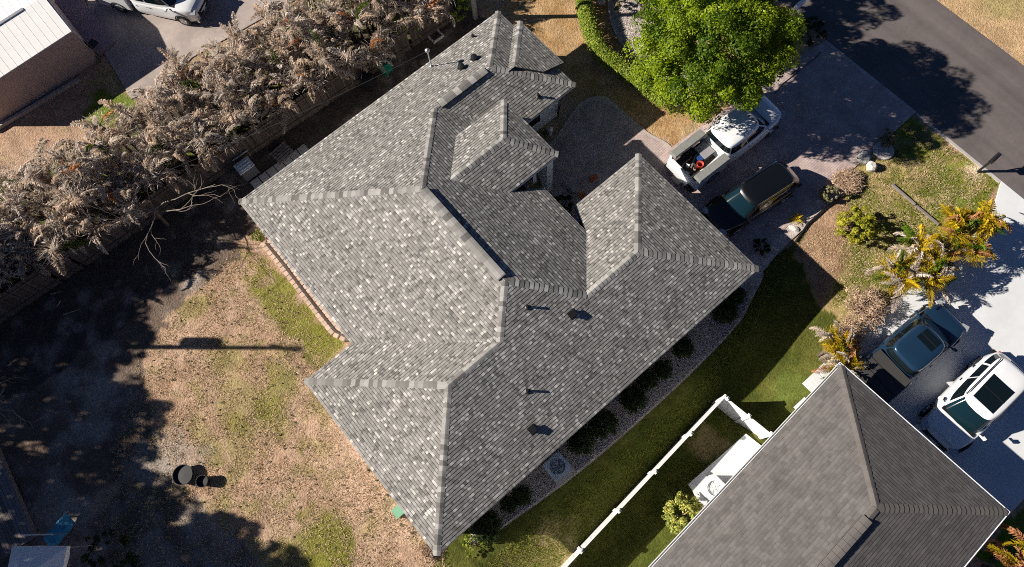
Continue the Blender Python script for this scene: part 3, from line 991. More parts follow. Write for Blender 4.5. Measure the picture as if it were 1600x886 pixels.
wall_run(nb, [q2(.55, .55), q2(.55, WID-.55), q2(LEN-.55, WID-.55), q2(LEN-.55, .55)], -.05, 2.5, MT['stucco'], O2)
x, y = q2(.5, WID*.5)
MB().box((x-O2[0], y-O2[1], 1.1), (.06, 4.2, 2.2), atan2(e_s[1], e_s[0])-pi/2).build('garage_door', MT['white'], nb)

# ------------------------------------------------------------------ white-roofed building, upper left
O3 = (-6.3, 36.0, 0)
sh = thing('white_roofed_building', 'low mauve-walled building with shallow bright white metal roof in the upper left', 'building', O3)
bx0, bx1, by0, by1, hz, rzz = -9.6, -3.25, 33.4, 38.6, 2.3, 2.62
ym = (by0+by1)/2
wall_run(sh, [(bx0+.06, by0+.06), (bx1-.06, by0+.06), (bx1-.06, by1-.06), (bx0+.06, by1-.06)], -.05, hz-.02, MT['pink_stucco'], O3)
for sgn in (-1, 1):
    ya = by0-.02 if sgn < 0 else by1+.02
    n = 16
    for i in range(n):
        xa, xb = bx0+(bx1-bx0)*i/n, bx0+(bx1-bx0)*(i+1)/n
        p = MB()
        vs = [(xa, ya, hz), (xb, ya, hz), (xb, ym, rzz), (xa, ym, rzz)]
        vs = [(x-O3[0], y-O3[1], z) for x, y, z in vs]
        p.add([(x, y, z+.03) for x, y, z in vs]+[(x, y, z-.05) for x, y, z in vs], [(0, 1, 2, 3) if sgn < 0 else (3, 2, 1, 0), (7, 6, 5, 4) if sgn < 0 else (4, 5, 6, 7), (0, 4, 5, 1), (1, 5, 6, 2), (2, 6, 7, 3), (3, 7, 4, 0)])
        # raised seam
        ln = math.hypot(ym-ya, rzz-hz)
        p.box((xb-O3[0], (ya+ym)/2-O3[1], (hz+rzz)/2+.035), (.012, ln-.01, .006), rx=(1 if sgn < 0 else -1)*atan2(rzz-hz, abs(ym-ya)))
        p.build('roof_panel', MT['white_metal_roof'], sh)
MB().box((-6.9-O3[0], ym-O3[1], rzz+.05), (4.9, .16, .05)).build('ridge_cap', MT['galv'], sh)
g = MB()
for (xx) in (bx0+.06, bx1-.06):
    g.add([(xx-O3[0]-.05, by0+.06-O3[1], hz-.03), (xx-O3[0]-.05, by1-.06-O3[1], hz-.03), (xx-O3[0]-.05, ym-O3[1], rzz-.05), (xx-O3[0]+.05, by0+.06-O3[1], hz-.03), (xx-O3[0]+.05, by1-.06-O3[1], hz-.03), (xx-O3[0]+.05, ym-O3[1], rzz-.05)],
          [(0, 1, 2), (5, 4, 3), (0, 3, 4, 1), (1, 4, 5, 2), (2, 5, 3, 0)])
g.build('gable', MT['pink_stucco'], sh)
MB().box((bx1+.03-O3[0], (by0+by1)/2-O3[1], hz-.03), (.05, by1-by0-.2, .1)).build('gutter', MT['white'], sh)
# low retaining kerb beside it
x0, y0 = W(126, 126); x1, y1 = W(-10, 206)
tag(MB().box(((x0+x1)/2, (y0+y1)/2, .1), (math.hypot(x1-x0, y1-y0), .16, .22), atan2(y1-y0, x1-x0)).build('low_kerb_wall', MT['concrete']), 'low grey kerb wall in the shade along the mauve-walled building', 'kerb')

# ------------------------------------------------------------------ fences
FA, FB = Vector((-18.5, 23.45)), Vector((12.85, 22.1))
fd = (FB-FA); FLn = fd.length; fd.normalize(); fang = atan2(fd.y, fd.x)
fence = thing('timber_fence', 'weathered brown timber board fence running along the row of dead palms', 'fence', (FA.x, FA.y, 0), fang)
bm_ = MB().box((0, 0, .92), (.138, .02, 1.78)).mesh('board', MT['fence_wood'])
n = int(FLn/.150)
for i in range(n):
    gap = random.random() < .015
    if gap: continue
    t = random.uniform(-.015, .015)
    inst(bm_, 'board', fence, Matrix.Translation((.075+i*.15, random.uniform(-.006, .006), random.uniform(-.03, .03))) @ Matrix.Rotation(t, 4, 'Y'))
pm = MB().box((0, .07, .93), (.1, .1, 1.86)).mesh('post', MT['fence_wood'])
for i in range(int(FLn/2.4)+1):
    inst(pm, 'post', fence, loc=(i*2.4, 0, 0))
for z in (.4, 1.5):
    MB().box((FLn/2, -.035, z), (FLn, .04, .09)).build('rail', MT['fence_wood'], fence)
fence2 = thing('timber_fence_return', 'short return of brown timber fence going away at the corner by the utility pole', 'fence', (FB.x, FB.y, 0), fang+pi/2)
for i in range(18):
    inst(bm_, 'board', fence2, loc=(.1+i*.15, 0, random.uniform(-.03, .03)))
inst(pm, 'post', fence2, loc=(0, -.1, .1))

# white vinyl fence: run along the side yard then the gate panel to the neighbour's wall
def vinyl_run(a, b, name, label, npan, endpost=True):
    a, b = Vector(a), Vector(b); d = b-a; L = d.length; d.normalize()
    t = thing(name, label, 'fence', (a.x, a.y, -.36), atan2(d.y, d.x))
    s = L/npan
    for i in range(npan+1):
        if i == npan and not endpost: break
        p = MB().box((i*s, 0, .68), (.127, .127, 2.36)).build('post', MT['vinyl'], t)
        MB().box((i*s, 0, 1.88), (.165, .165, .04)).lathe([(.1, 1.9), (.002, 1.96)], (i*s, 0, 0), 4).build('post_cap', MT['vinyl'], p)
    for i in range(npan):
        cx_ = (i+.5)*s
        MB().box((cx_, 0, 1.74), (s-.13, .05, .15)).build('top_rail', MT['vinyl'], t)
        MB().box((cx_, 0, -.3), (s-.13, .05, .15)).build('bottom_rail', MT['vinyl'], t)
        nb_ = max(1, int((s-.13)/.28)); wv = (s-.13)/nb_
        for k in range(nb_):
            MB().box((i*s+.065+(k+.5)*wv, 0, .72), (wv-.008, .026, 1.90)).build('panel_board', MT['vinyl'], t)
    return t


vc = W(1133, 620, 1.5)
va = W(885, 886, 1.5)
dv = Vector(va)-Vector(vc); dv.normalize()
vinyl_run(vc, Vector(vc)+dv*13.2, 'vinyl_fence', 'long white vinyl privacy fence running down the green side yard', 6)
ve = W(1205, 678, 1.5)
vinyl_run(Vector(vc)+(Vector(ve)-Vector(vc)).normalized()*.1, ve, 'vinyl_fence', 'short white vinyl fence joining the corner post to the neighbouring house', 2)

# ------------------------------------------------------------------ plants
def frond_mesh(name, L=1.6, arch=.9, wl=.34, pairs=26, m=None, lift=.5, messy=.25, seed=0, fan=False):
    """feather frond in +x: curved rachis, two rows of folded leaflets"""
    r = random.Random(seed)
    mb = MB()
    pts = []
    a = lift; x = z = 0.
    n = 9
    yb = 0.; yd = r.uniform(-.12, .12)
    for i in range(n+1):
        pts.append(Vector((x, yb, z)))
        x += cos(a)*L/n; z += sin(a)*L/n; yb += yd*L/n*(i/n)
        a -= arch*(.4+1.2*i/n)/n*1.6
    rad = [.016*(1-.75*i/n)+.002 for i in range(n+1)]
    mb.tube(pts, rad, 4, tone=.35)
    for k in range(pairs):
        f = .14+.86*k/(pairs-1)
        u = f*n; i = min(int(u), n-1); p = pts[i].lerp(pts[i+1], u-i); t = (pts[i+1]-pts[i]).normalized()
        up = Vector((-t.z, 0, t.x))
        ll = wl*(sin(pi*min(1, .18+f*.80)))**.6*(1-.25*f)
        for s in (-1, 1):
            if r.random() < messy*.35: continue
            side = Vector((0, s, 0))
            ang = .75+r.uniform(-messy, messy)
            dr = t*cos(ang)+side*sin(ang)+up*(.25+r.uniform(-messy, messy))
            dr.normalize()
            l2 = ll*r.uniform(1-messy, 1.1)
            mid_ = p+dr*l2*.5+up*.01
            tip = p+dr*l2-Vector((0, 0, l2*(.25+r.uniform(0, messy))))
            wv = t*.021
            mb.add([p, mid_-wv, tip, mid_+wv], [(0, 1, 2), (0, 2, 3)], r.uniform(0, 1))
    return mb.mesh(name, m or MT['dead_frond'])


FR = [frond_mesh('frond', L=1.7, arch=a, lift=l, messy=ms, seed=i, pairs=52, wl=wl)
      for i, (a, l, ms, wl) in enumerate(((1.1, .9, .3, .40), (1.4, 1.0, .35, .36), (.9, .75, .25, .42), (1.7, 1.1, .4, .34), (1.2, 1.2, .3, .40), (2.0, .9, .45, .36)))]


def set_mat(o, m):
    o.material_slots[0].link = 'OBJECT'
    o.material_slots[0].material = m


def palm(name, label, cat, x, y, trunk_h, nf, mats, L=1.0, group=None, fill=0, fillm='dead_frond2', lean=None, stems=1, seed=None, spread=1.0, cone=(.0, 1.0)):
    r = random.Random(seed if seed is not None else int(x*131+y*17))
    t = thing(name, label, cat, (x, y, 0), 0, group)
    lx, ly = lean or (r.uniform(-.2, .2), r.uniform(-.2, .2))
    tops = []
    for s in range(stems):
        a = r.uniform(0, 2*pi); rr = .25*spread if stems > 1 else 0
        bx, by = cos(a)*rr, sin(a)*rr
        th = trunk_h*r.uniform(.85, 1.1)
        tx, ty = bx*2.2+lx, by*2.2+ly
        MB().tube([(bx, by, -.1), (bx*1.3+lx*.2, by*1.3+ly*.2, th*.4), (bx*1.8+lx*.6, by*1.8+ly*.6, th*.75), (tx, ty, th)], [.09, .07, .06, .05], 7).build('trunk', MT['bark'], t, smooth=True)
        tops.append((tx, ty, th))
    for i in range(nf):
        tx, ty, th = tops[i % len(tops)]
        az = i*2.399+r.uniform(-.3, .3)
        el = r.uniform(*cone)
        me_ = FR[r.randrange(len(FR))]
        k = L*r.uniform(.7, 1.15)
        Mx = Matrix.Translation((tx, ty, th-r.uniform(0, .3))) @ Matrix.Rotation(az, 4, 'Z') @ Matrix.Rotation(-(el-.5)*1.5, 4, 'Y') @ Matrix.Rotation(r.uniform(-.5, .5), 4, 'X') @ Matrix.Diagonal((k, k*r.uniform(.8, 1.2), k, 1))
        o = inst(me_, 'frond', t, Mx)
        m = r.choices([q[0] for q in mats], [q[1] for q in mats])[0]
        set_mat(o, MT[m])
    if fill:
        T_ = np.array(tops)[rng.integers(0, len(tops), fill)]
        v = rng.normal(0, 1, (fill, 3)); v[:, 2] = np.abs(v[:, 2])*.8-.2; v /= np.linalg.norm(v, axis=1)[:, None]
        C = T_+v*(L*rng.uniform(.15, .85, fill))[:, None]
        tdir = v+rng.normal(0, .35, (fill, 3)); tdir /= np.linalg.norm(tdir, axis=1)[:, None]
        b = np.cross(tdir, rng.normal(0, 1, (fill, 3))); b /= np.linalg.norm(b, axis=1)[:, None]
        sz = L*rng.uniform(.14, .26, fill)[:, None]*(1.0 if fill < 1000 else .8)
        Q = np.stack([C-tdir*sz, C-b*sz*.07, C+tdir*sz-np.array([0, 0, .04]), C+b*sz*.07], 1)
        stuff(inst(quads_mesh('leaflets', Q, MT[fillm], rng.uniform(0, 1, fill)), 'leaflets', t))
    return t


dead = [('dead_frond', 5), ('dead_frond2', 5), ('orange_frond', .25), ('green_frond', .2)]
rp = random.Random(11)
hedge = []
npalm = 0
for row, (yy, hh) in enumerate(((24.15, 2.4), (25.25, 2.9), (26.35, 2.9), (27.3, 2.5))):
    x = -15.0+row*.4
    while x < 12.6:
        # the row swings towards the concrete yard on its northern side
        yoff = -(x+18)*.043
        y = yy+yoff+rp.uniform(-.35, .35)
        if row == 3 and x > 8: break
        if row == 3 and -5.6 < x < -2.6: x += 1.0; continue
        hedge.append((x+rp.uniform(-.3, .3), y, hh*rp.uniform(.8, 1.15), row))
        x += rp.uniform(1.3, 1.65)
ORD = ['leftmost', 'second', 'third', 'fourth', 'fifth', 'sixth', 'seventh', 'eighth', 'ninth', 'tenth', 'eleventh', 'twelfth', 'thirteenth', 'fourteenth', 'fifteenth',
       'sixteenth', 'seventeenth', 'eighteenth', 'nineteenth', 'twentieth', 'twenty-first', 'twenty-second', 'twenty-third', 'twenty-fourth', 'twenty-fifth', 'twenty-sixth']
cnt = [0, 0, 0, 0]
for x, y, hh, row in hedge:
    where = ('front row beside the timber fence', 'second row from the fence', 'third row from the fence', 'back row facing the white roof')[row]
    od = ORD[cnt[row]]+('' if cnt[row] == 0 else ' from the left'); cnt[row] += 1
    palm('dead_palm', 'dead tan-plumed palm, '+od+' in the '+where, 'palm', x, y, hh, 22, dead, L=.86, group='dried palms in the hedge row', fill=320, stems=4, spread=1.5, cone=(-.25, 1.05))

palm('palm_tree', 'yellow-leaved palm in the sun by the white driveway, furthest from the houses', 'palm', *W(1492, 385), 1.6, 70, [('gold_frond', 6), ('green_frond', 1.5), ('orange_frond', 1)], L=.80, fill=5200, fillm='gold_frond', stems=5, spread=1.5, seed=3, cone=(.1, 1.1))
palm('palm_tree', 'half-dead palm with drooping beige fronds over green base, middle one of three by the driveway', 'palm', *W(1402, 425), 1.4, 76, [('gold_frond', 3), ('dead_frond2', 5), ('green_frond', 2)], L=.82, fill=4800, fillm='gold_frond', stems=5, spread=1.6, seed=4, cone=(.0, 1.0))
palm('palm_tree', 'frost-burnt palm with yellow and beige fronds beside the corner of the neighbouring roof', 'palm', *W(1273, 566), 1.0, 80, [('gold_frond', 4), ('dead_frond2', 4), ('green_frond', 1), ('orange_frond', 1)], L=.72, fill=4800, fillm='gold_frond', stems=5, spread=1.7, seed=5, cone=(.0, 1.0))
palm('palm_tree', 'orange dried palm behind the neighbouring roof in the lower right corner', 'palm', *W(1545, 880), 2.3, 34, [('orange_frond', 7), ('gold_frond', 2)], L=.95, stems=3, seed=6, cone=(.1, 1.0))
palm('palm_tree', 'dry palm leaning over the timber deck in the lower left corner', 'palm', *W(-20, 880), 2.0, 20, [('dead_frond', 6), ('dead_frond2', 2)], L=.9, stems=3, seed=8)


def crown_pts(n, c, r, lumps, seed, fat=1.0, inner=.25, low=-.35):
    """points in leaf clumps spread through an uneven crown. returns C, N"""
    g = np.random.default_rng(seed)
    cc = []
    while len(cc) < lumps:
        v = g.normal(0, 1, 3); v /= np.linalg.norm(v)
        if v[2] < low: continue
        f = 1-inner*g.random()**1.5
        cc.append(np.array(c)+v*np.array(r)*f*(1+.10*g.normal()))
    cc = np.array(cc)
    idx = g.integers(0, lumps, n)
    rad = np.mean(r)*g.uniform(.10, .24, lumps)*fat
    v = g.normal(0, 1, (n, 3)); v /= np.linalg.norm(v, axis=1)[:, None]
    v[:, 2] = np.abs(v[:, 2])*.9-.15
    C = cc[idx]+v*(rad[idx]*g.uniform(.55, 1, n)**.6)[:, None]
    N = v*.7+(C-np.array(c))/np.array(r)*.5+np.array([0, 0, .5])
    return C, N, g.uniform(-.18, .18, lumps)[idx]


def bush(name, label, cat, x, y, r, h, m, n=900, size=.05, lumps=40, seed=1, group=None, dense=False):
    t = thing(name, label, cat, (x, y, 0), 0, group)
    C, N, tl = crown_pts(n, (0, 0, h*.48), (r, r, h*.52), lumps, seed, low=-.8, **(dict(inner=.5, fat=1.5) if dense else {}))
    C[:, 2] = np.maximum(C[:, 2], .03)
    Q = leaf_quads(C, N, size)
    inst(quads_mesh('foliage', Q, MT[m], np.clip(rng.uniform(0, 1, n)+tl, 0, 1)), 'foliage', t)
    s = MB(); rr = random.Random(seed)
    for k in range(6):
        a = rr.uniform(0, 2*pi)
        s.tube([(0, 0, -.05), (cos(a)*r*.3, sin(a)*r*.3, h*.35), (cos(a)*r*.65, sin(a)*r*.65, h*.7)], [.025, .018, .006], 5)
    s.build('stem', MT['bark'], t)
    return t


def hedge_strip(px, wd, h, label):
    pts = [np.array(W(a, b, .6)) for a, b in px]
    t = thing('curved_hedge', label, 'hedge', (*pts[0], 0))
    cs = []; L = 0
    for i in range(len(pts)-1):
        n = max(2, int(np.linalg.norm(pts[i+1]-pts[i])/.1))
        for k in range(n): cs.append(pts[i]+(pts[i+1]-pts[i])*k/n)
    cs = np.array(cs); N_ = 22000
    i = rng.integers(0, len(cs), N_)
    a = rng.uniform(0, pi, N_)
    wv = wd*(.9+.2*vnoise(cs[i, 0], cs[i, 1], .5, 8))
    off = np.cos(a)*wv/2; z = h*(.25+.75*np.sin(a)**.6)*rng.uniform(.85, 1.05, N_)
    tg = cs[np.minimum(i+1, len(cs)-1)]-cs[np.maximum(i-1, 0)]; tg /= np.linalg.norm(tg, axis=1)[:, None]
    nr = np.stack([-tg[:, 1], tg[:, 0]], 1)
    C = np.column_stack([cs[i]+nr*off[:, None]+rng.normal(0, .05, (N_, 2))-pts[0], z])
    Nn = np.column_stack([nr*np.cos(a)[:, None], np.sin(a)+.4])
    inst(quads_mesh('foliage', leaf_quads(C, Nn, .055), MT['hedge'], rng.uniform(0, 1, N_)), 'foliage', t)
    s = MB()
    for c in cs[::6]:
        s.tube([(c[0]-pts[0][0], c[1]-pts[0][1], -.05), (c[0]-pts[0][0]+.05, c[1]-pts[0][1]+.03, h*.7)], [.03, .012], 5)
    s.build('stem', MT['bark'], t)


hedge_strip([(905, -40), (914, 10), (922, 45), (940, 82), (975, 108), (1015, 135), (1045, 160)], .75, 1.0, 'long curved bright green hedge between the brown lawn and the gravel island')

# ---- the big green tree
TX, TY = 18.9, 9.95
tree = thing('shade_tree', 'large bright green broadleaf tree standing over the white work truck by the street', 'tree', (TX, TY, 0))
tk = MB().tube([(0, 0, -.1), (.05, 0, 1.0), (0, .1, 2.2), (.1, .05, 3.4)], [.26, .2, .17, .12], 10)
tk.build('trunk', MT['bark'], tree, smooth=True)
rt = random.Random(3)
for k in range(11):
    a = k*2.4; rr = rt.uniform(1.6, 2.9)
    MB().tube([(0, .05, rt.uniform(1.6, 2.8)), (cos(a)*rr*.4, sin(a)*rr*.4, 3.0), (cos(a)*rr, sin(a)*rr, rt.uniform(3.4, 4.6))], [.1, .06, .02], 6).build('limb', MT['bark'], tree)
NL = 120000
C, N, tl = crown_pts(NL, (0, 0, 4.6), (3.3, 3.35, 2.7), 330, 21, inner=.6, low=-.7)
Q = leaf_quads(C, N, .062, asp=.5, jitter=.8)
inst(quads_mesh('crown', Q, MT['leaf'], np.clip(rng.uniform(0, .75, NL)+tl*2.2, 0, 1)), 'crown', tree)
bush('street_shrub', 'dark green shrub in the shade where the big tree meets the street', 'shrub', *W(1262, 52), .8, .7, 'shrub', 3500, .05, seed=31)


t = thing('shade_tree', 'added green tree out of view beyond the top edge, placed to shade the street corner', 'tree', (20.6, 15.4, 0))  # added tree, out of view, put in to cast shade on the street corner
MB().tube([(0, 0, -.1), (.05, 0, 1.0), (0, .1, 2.2), (.1, .05, 4.4)], [.22, .18, .14, .1], 9).build('trunk', MT['bark'], t, smooth=True)
C, N, tl = crown_pts(26000, (0, 0, 4.8), (2.7, 2.4, 1.9), 150, 22, inner=.6, low=-.7)
inst(quads_mesh('crown', leaf_quads(C, N, .08, asp=.5, jitter=.8), MT['leaf'], np.clip(rng.uniform(0, .85, 26000)+tl*1.6, 0, 1)), 'crown', t)


# ---- trees beyond the left edge whose shade falls on the back yard
def shade_tree(x, y, h, r, label, seed, n=3900):
    t = thing('shade_oak', label, 'tree', (x, y, 0), 0, 'oaks beyond the left edge of the back yard')
    MB().tube([(0, 0, -.1), (.1, .05, h*.3), (0, .1, h*.6), (.05, .1, h*.85)], [.28, .22, .15, .07], 9).build('trunk', MT['bark'], t, smooth=True)
    r_ = random.Random(seed)
    for k in range(8):
        a = k*2.4; rr = r*r_.uniform(.5, .85)
        MB().tube([(0, .05, h*r_.uniform(.35, .6)), (cos(a)*rr*.5, sin(a)*rr*.5, h*.65), (cos(a)*rr, sin(a)*rr, h*r_.uniform(.7, .9))], [.09, .05, .02], 5).build('limb', MT['bark'], t)
    C, N, tl = crown_pts(n, (0, 0, h*.8), (r*1.08, r*1.08, 1.1), 80, seed, inner=.8, low=-.9)
    inst(quads_mesh('crown', leaf_quads(C, N, .17, asp=.3), MT['leaf'], np.clip(rng.uniform(0, .8, n)+tl, 0, 1)), 'crown', t)


for k, (px, py, r, h) in enumerate(((20, 480, 2.9, 11), (110, 470, 2.7, 11), (30, 600, 3.0, 11), (130, 600, 2.9, 11), (180, 520, 1.7, 10), (60, 720, 3.0, 11), (165, 690, 2.3, 11),
                                    (110, 830, 3.0, 11), (215, 850, 2.2, 11), (350, 885, 1.7, 12), (430, 905, 1.3, 12), (215, 775, 1.5, 11), (225, 430, 1.4, 11), (170, 430, 1.8, 11), (150, 540, 2.2, 11), (200, 640, 1.2, 11), (340, 835, .9, 11))):
    x, y = W(px-25, py); d_ = h*.8/tan(SUN_EL)
    shade_tree(x-d_*SDX, y-d_*SDY, h, r, 'broadleaf tree beyond the left edge that shades the back yard', 50+k)


# ---- shrubs along the gravel bed by the south-east wall
k = 0
for px, py, r, cl in ((1132, 487, .52, 'shrub'), (1150, 462, .38, 'shrub'), (1067, 543, .42, 'shrub'), (1036, 578, .36, 'shrub'), (1010, 592, .42, 'shrub'), (990, 622, .52, 'shrub'), (943, 662, .55, 'shrub'), (908, 688, .55, 'shrub'), (815, 775, .36, 'shrub'), (795, 788, .3, 'shrub'), (760, 822, .55, 'shrub')):
    where = ('nearest the garage corner', 'tucked against the garage wall', 'first past the open gravel', 'small one after the open gravel', 'hard under the eave', 'large one mid-bed', 'largest, mid-bed', 'next to the condenser end of the row', 'small one past the condenser', 'tiny one past the condenser', 'at the southern tip of the bed')[k]
    x, y = W(px, py, .35)
    bush('round_shrub', 'dark round shrub in the side gravel bed, '+where, 'shrub', x, y, r*1.08, .8, cl, int(14000*r), .032, 150, seed=70+k, group='clipped shrubs along the side wall', dense=True)
    k += 1
bush('low_shrub', 'light green low shrub beneath the south corner of the shingled roof', 'shrub', *W(738, 850, .2), .5, .4, 'hedge', 900, .04, seed=91)
bush('variegated_shrub', 'bright yellow-green shrub against the gutter of the neighbouring house', 'shrub', *W(1068, 805, .6), .78, 1.2, 'pale_leaf', 3200, .06, 70, seed=92)
bush('yellow_bush', 'large yellow-green bush on the front lawn', 'shrub', *W(1338, 352, .7), .85, 1.3, 'yellow', 4200, .055, 90, seed=93)
bush('half_dry_shrub', 'half-dry round shrub at the end of the dark front bed', 'shrub', *W(1297, 302, .4), .42, .8, 'mixed', 1500, .045, 50, seed=94)
bush('pad_shrub', 'small shrub with pinkish tips on the round concrete pad near the street', 'shrub', *W(1389, 215, .4), .36, .75, 'mixed', 1300, .045, 50, seed=95)
bush('yard_shrub', 'green shrub growing through the dead palms beside the timber fence', 'shrub', *W(640, 40, .8), .7, 1.7, 'hedge', 1800, .06, seed=96)
bush('yard_shrub', 'dark green shrub in front of the timber fence beside the green bin', 'shrub', *W(575, 90, .6), .6, 1.3, 'shrub', 1500, .06, seed=97)
bush('corner_shrub', 'leafy shrub at the pole end of the timber fence', 'shrub', *W(712, 10, .7), .7, 1.5, 'hedge', 1600, .06, seed=98)
bush('bed_shrub', 'small bright green shrub at the head of the pink-edged bed', 'shrub', *W(402, 368, .2), .3, .4, 'hedge', 500, .04, seed=99)
bush('dark_hedge_shrub', 'shaded dark shrub north of the gravel island', 'shrub', *W(960, -12, .6), .9, 1.2, 'mixed', 2200, .06, seed=100)
bush('garden_shrub', 'shaded low plants in the corner bed by the garage and entry', 'shrub', *W(880, 318, .2), .5, .5, 'shrub', 1200, .05, seed=101)
bush('bed_plant', 'low weedy plant in the shaded gravel by the garage corner', 'shrub', *W(1190, 385, .2), .4, .35, 'shrub', 800, .05, seed=102)
bush('yard_weeds', 'dark weedy clump at the bottom edge left of the house', 'shrub', *W(170, 868, .3), 1.1, .6, 'shrub', 2600, .05, seed=103)


def dry_bush(name, label, px, py, r, h, n, seed, m='twig'):
    x, y = W(px, py)
    t = thing(name, label, 'shrub', (x, y, 0))
    rr = random.Random(seed)
    mb = MB()
    for k in range(n):
        a = rr.uniform(0, 2*pi); q = r*rr.uniform(.1, 1)**.6
        zt = h*rr.uniform(.5, 1)*(1-.45*(q/r)**2)
        p0 = Vector((cos(a)*q*.25, sin(a)*q*.25, 0)); p2 = Vector((cos(a)*q, sin(a)*q, zt))
        p1 = p0.lerp(p2, .55)+Vector((rr.uniform(-.1, .1), rr.uniform(-.1, .1), .12))
        tn = rr.random()
        mb.tube([p0, p1, p2], [.014, .01, .005], 3, tone=tn, cap=False)
        for s in range(4):
            b = p1.lerp(p2, rr.uniform(0, 1)); e = b+Vector((rr.uniform(-.22, .22), rr.uniform(-.22, .22), rr.uniform(-.05, .2)))
            mb.tube([b, e], [.009, .004], 3, tone=tn, cap=False)
    mb.build('branches', MT[m], t)
    C, N, tl = crown_pts(n*3, (0, 0, h*.45), (r, r, h*.45), 40, seed, low=-.5)
    inst(quads_mesh('dry_leaves', leaf_quads(C, N, .035), MT[m], rng.uniform(0, 1, n*3)), 'dry_leaves', t)


dry_bush('dry_shrub', 'leafless tan twiggy shrub between two palms beside the white driveway', 1345, 482, 1.05, 1.2, 330, 5)
dry_bush('dry_shrub', 'dry twiggy shrub behind the frost-burnt palm near the blue pickup', 1322, 520, .75, .9, 160, 6)
dry_bush('leaf_pile', 'pile of dry tan palm litter at the corner of the paver driveway', 1322, 285, .75, .3, 260, 7)
dry_bush('small_dry_plant', 'small dry plant at the south corner of the house roof', 668, 862, .35, .35, 60, 8)

FRs = frond_mesh('spike_leaf', L=.62, arch=.9, wl=.0, pairs=2, lift=1.0, seed=4)


def blade_mesh(name, m, L=.55, wd=.06, arch=1.2, lift=1.1):
    mb = MB(); a = lift; x = z = 0.; n = 6; rows = []
    for i in range(n+1):
        ww = wd*(1-(i/n)**2)*(.6+.4*min(1, i/2))
        rows.append((x, z, ww)); x += cos(a)*L/n; z += sin(a)*L/n; a -= arch/n*1.6
    vs = []
    for x, z, ww in rows:
        vs += [(x, -ww/2, z+ww*.2), (x, 0, z), (x, ww/2, z+ww*.2)]
    for i in range(n):
        o = i*3
        mb.add([vs[o], vs[o+1], vs[o+4], vs[o+3]], [(0, 1, 2, 3)], random.random())
        mb.add([vs[o+1], vs[o+2], vs[o+5], vs[o+4]], [(0, 1, 2, 3)], random.random())
    return mb.mesh(name, m)


def rosette(name, label, cat, x, y, me_, n, k=1.0, z=0):
    t = thing(name, label, cat, (x, y, z))
    for i in range(n):
        Mx = Matrix.Rotation(i*2.399, 4, 'Z') @ Matrix.Rotation(random.uniform(-.35, .5)-(.5 if i % 3 == 0 else 0), 4, 'Y') @ Matrix.Diagonal((k, k, k, 1))
        inst(me_, 'leaf', t, Mx)
    return t


rosette('agave_plant', 'bright yellow-green spiky plant alone in the dark front bed', 'plant', *W(1243, 344), blade_mesh('leaf', MT['gold_frond'], .55, .075), 18)
bro = blade_mesh('leaf', MT['bromeliad'], .34, .05)
rosette('bromeliad', 'orange bromeliad standing in the open courtyard bed', 'plant', *W(927, 280), bro, 26, 1.15)
rosette('bromeliad', 'orange bromeliad right under the garage eave', 'plant', *W(909, 306), bro, 26, 1.0)


# ---- dead tree with bare pale branches over the fence
def branch_tree(name, label, base, limbs, seed, cat='tree', m='deadwood'):
    t = thing(name, label, cat, (*base, 0))
    r = random.Random(seed)

    def grow(mb, p, d, L, rad, depth):
        pts = [p]; rs = [rad]
        n = 5
        for i in range(n):
            d = (d+Vector((r.uniform(-.35, .35), r.uniform(-.35, .35), r.uniform(-.16, .16)))).normalized()
            p = p+d*L/n; pts.append(p); rs.append(rad*(1-.13*(i+1)))
            if depth > 0 and i >= 1 and r.random() < .75:
                grow(mb, p, (d+Vector((r.uniform(-1, 1), r.uniform(-1, 1), r.uniform(-.3, .3)))*.9).normalized(), L*.5, rad*.5, depth-1)
        mb.tube(pts, rs, 5, cap=False)
    MB().tube([(0, 0, -.1), (.1, 0, .9), (.2, -.1, 1.7)], [.10, .08, .06], 8).build('trunk', MT['bark'], t)
    for dx, dy, dz, L in limbs:
        mb = MB(); grow(mb, Vector((.2, -.1, 1.7)), Vector((dx, dy, dz)).normalized(), L, .028, 2)
        mb.build('branch', MT[m], t)


bb = W(262, 352)
branch_tree('bare_tree', 'small dead tree with pale bare twisting branches beside the timber fence', bb, ((1, .1, .35, 3.6), (.3, 1, .4, 2.6), (-1, -.3, .4, 3.4), (-.6, -1, .45, 2.6), (-.9, .5, .4, 2.8), (.8, -.7, .4, 2.8)), 4)
bb = W(-15, 650)
branch_tree('bare_tree', 'bare dead branch reaching in from the left edge over dark soil', bb, ((.9, -.5, .2, 2.2), (.6, -.9, .25, 1.8), (1, 0, .3, 1.6)), 9)

# ------------------------------------------------------------------ grass tufts, gravel: real geometry
def scatter(polys, n, seed):
    g = np.random.default_rng(seed); out = []
    P = np.array(polys); lo, hi = P.min(0), P.max(0)
    while len(out) < n:
        p = g.uniform(lo, hi, (n, 2)); k = in_poly(p[:, 0], p[:, 1], polys); out += list(p[k])
    return np.array(out[:n])


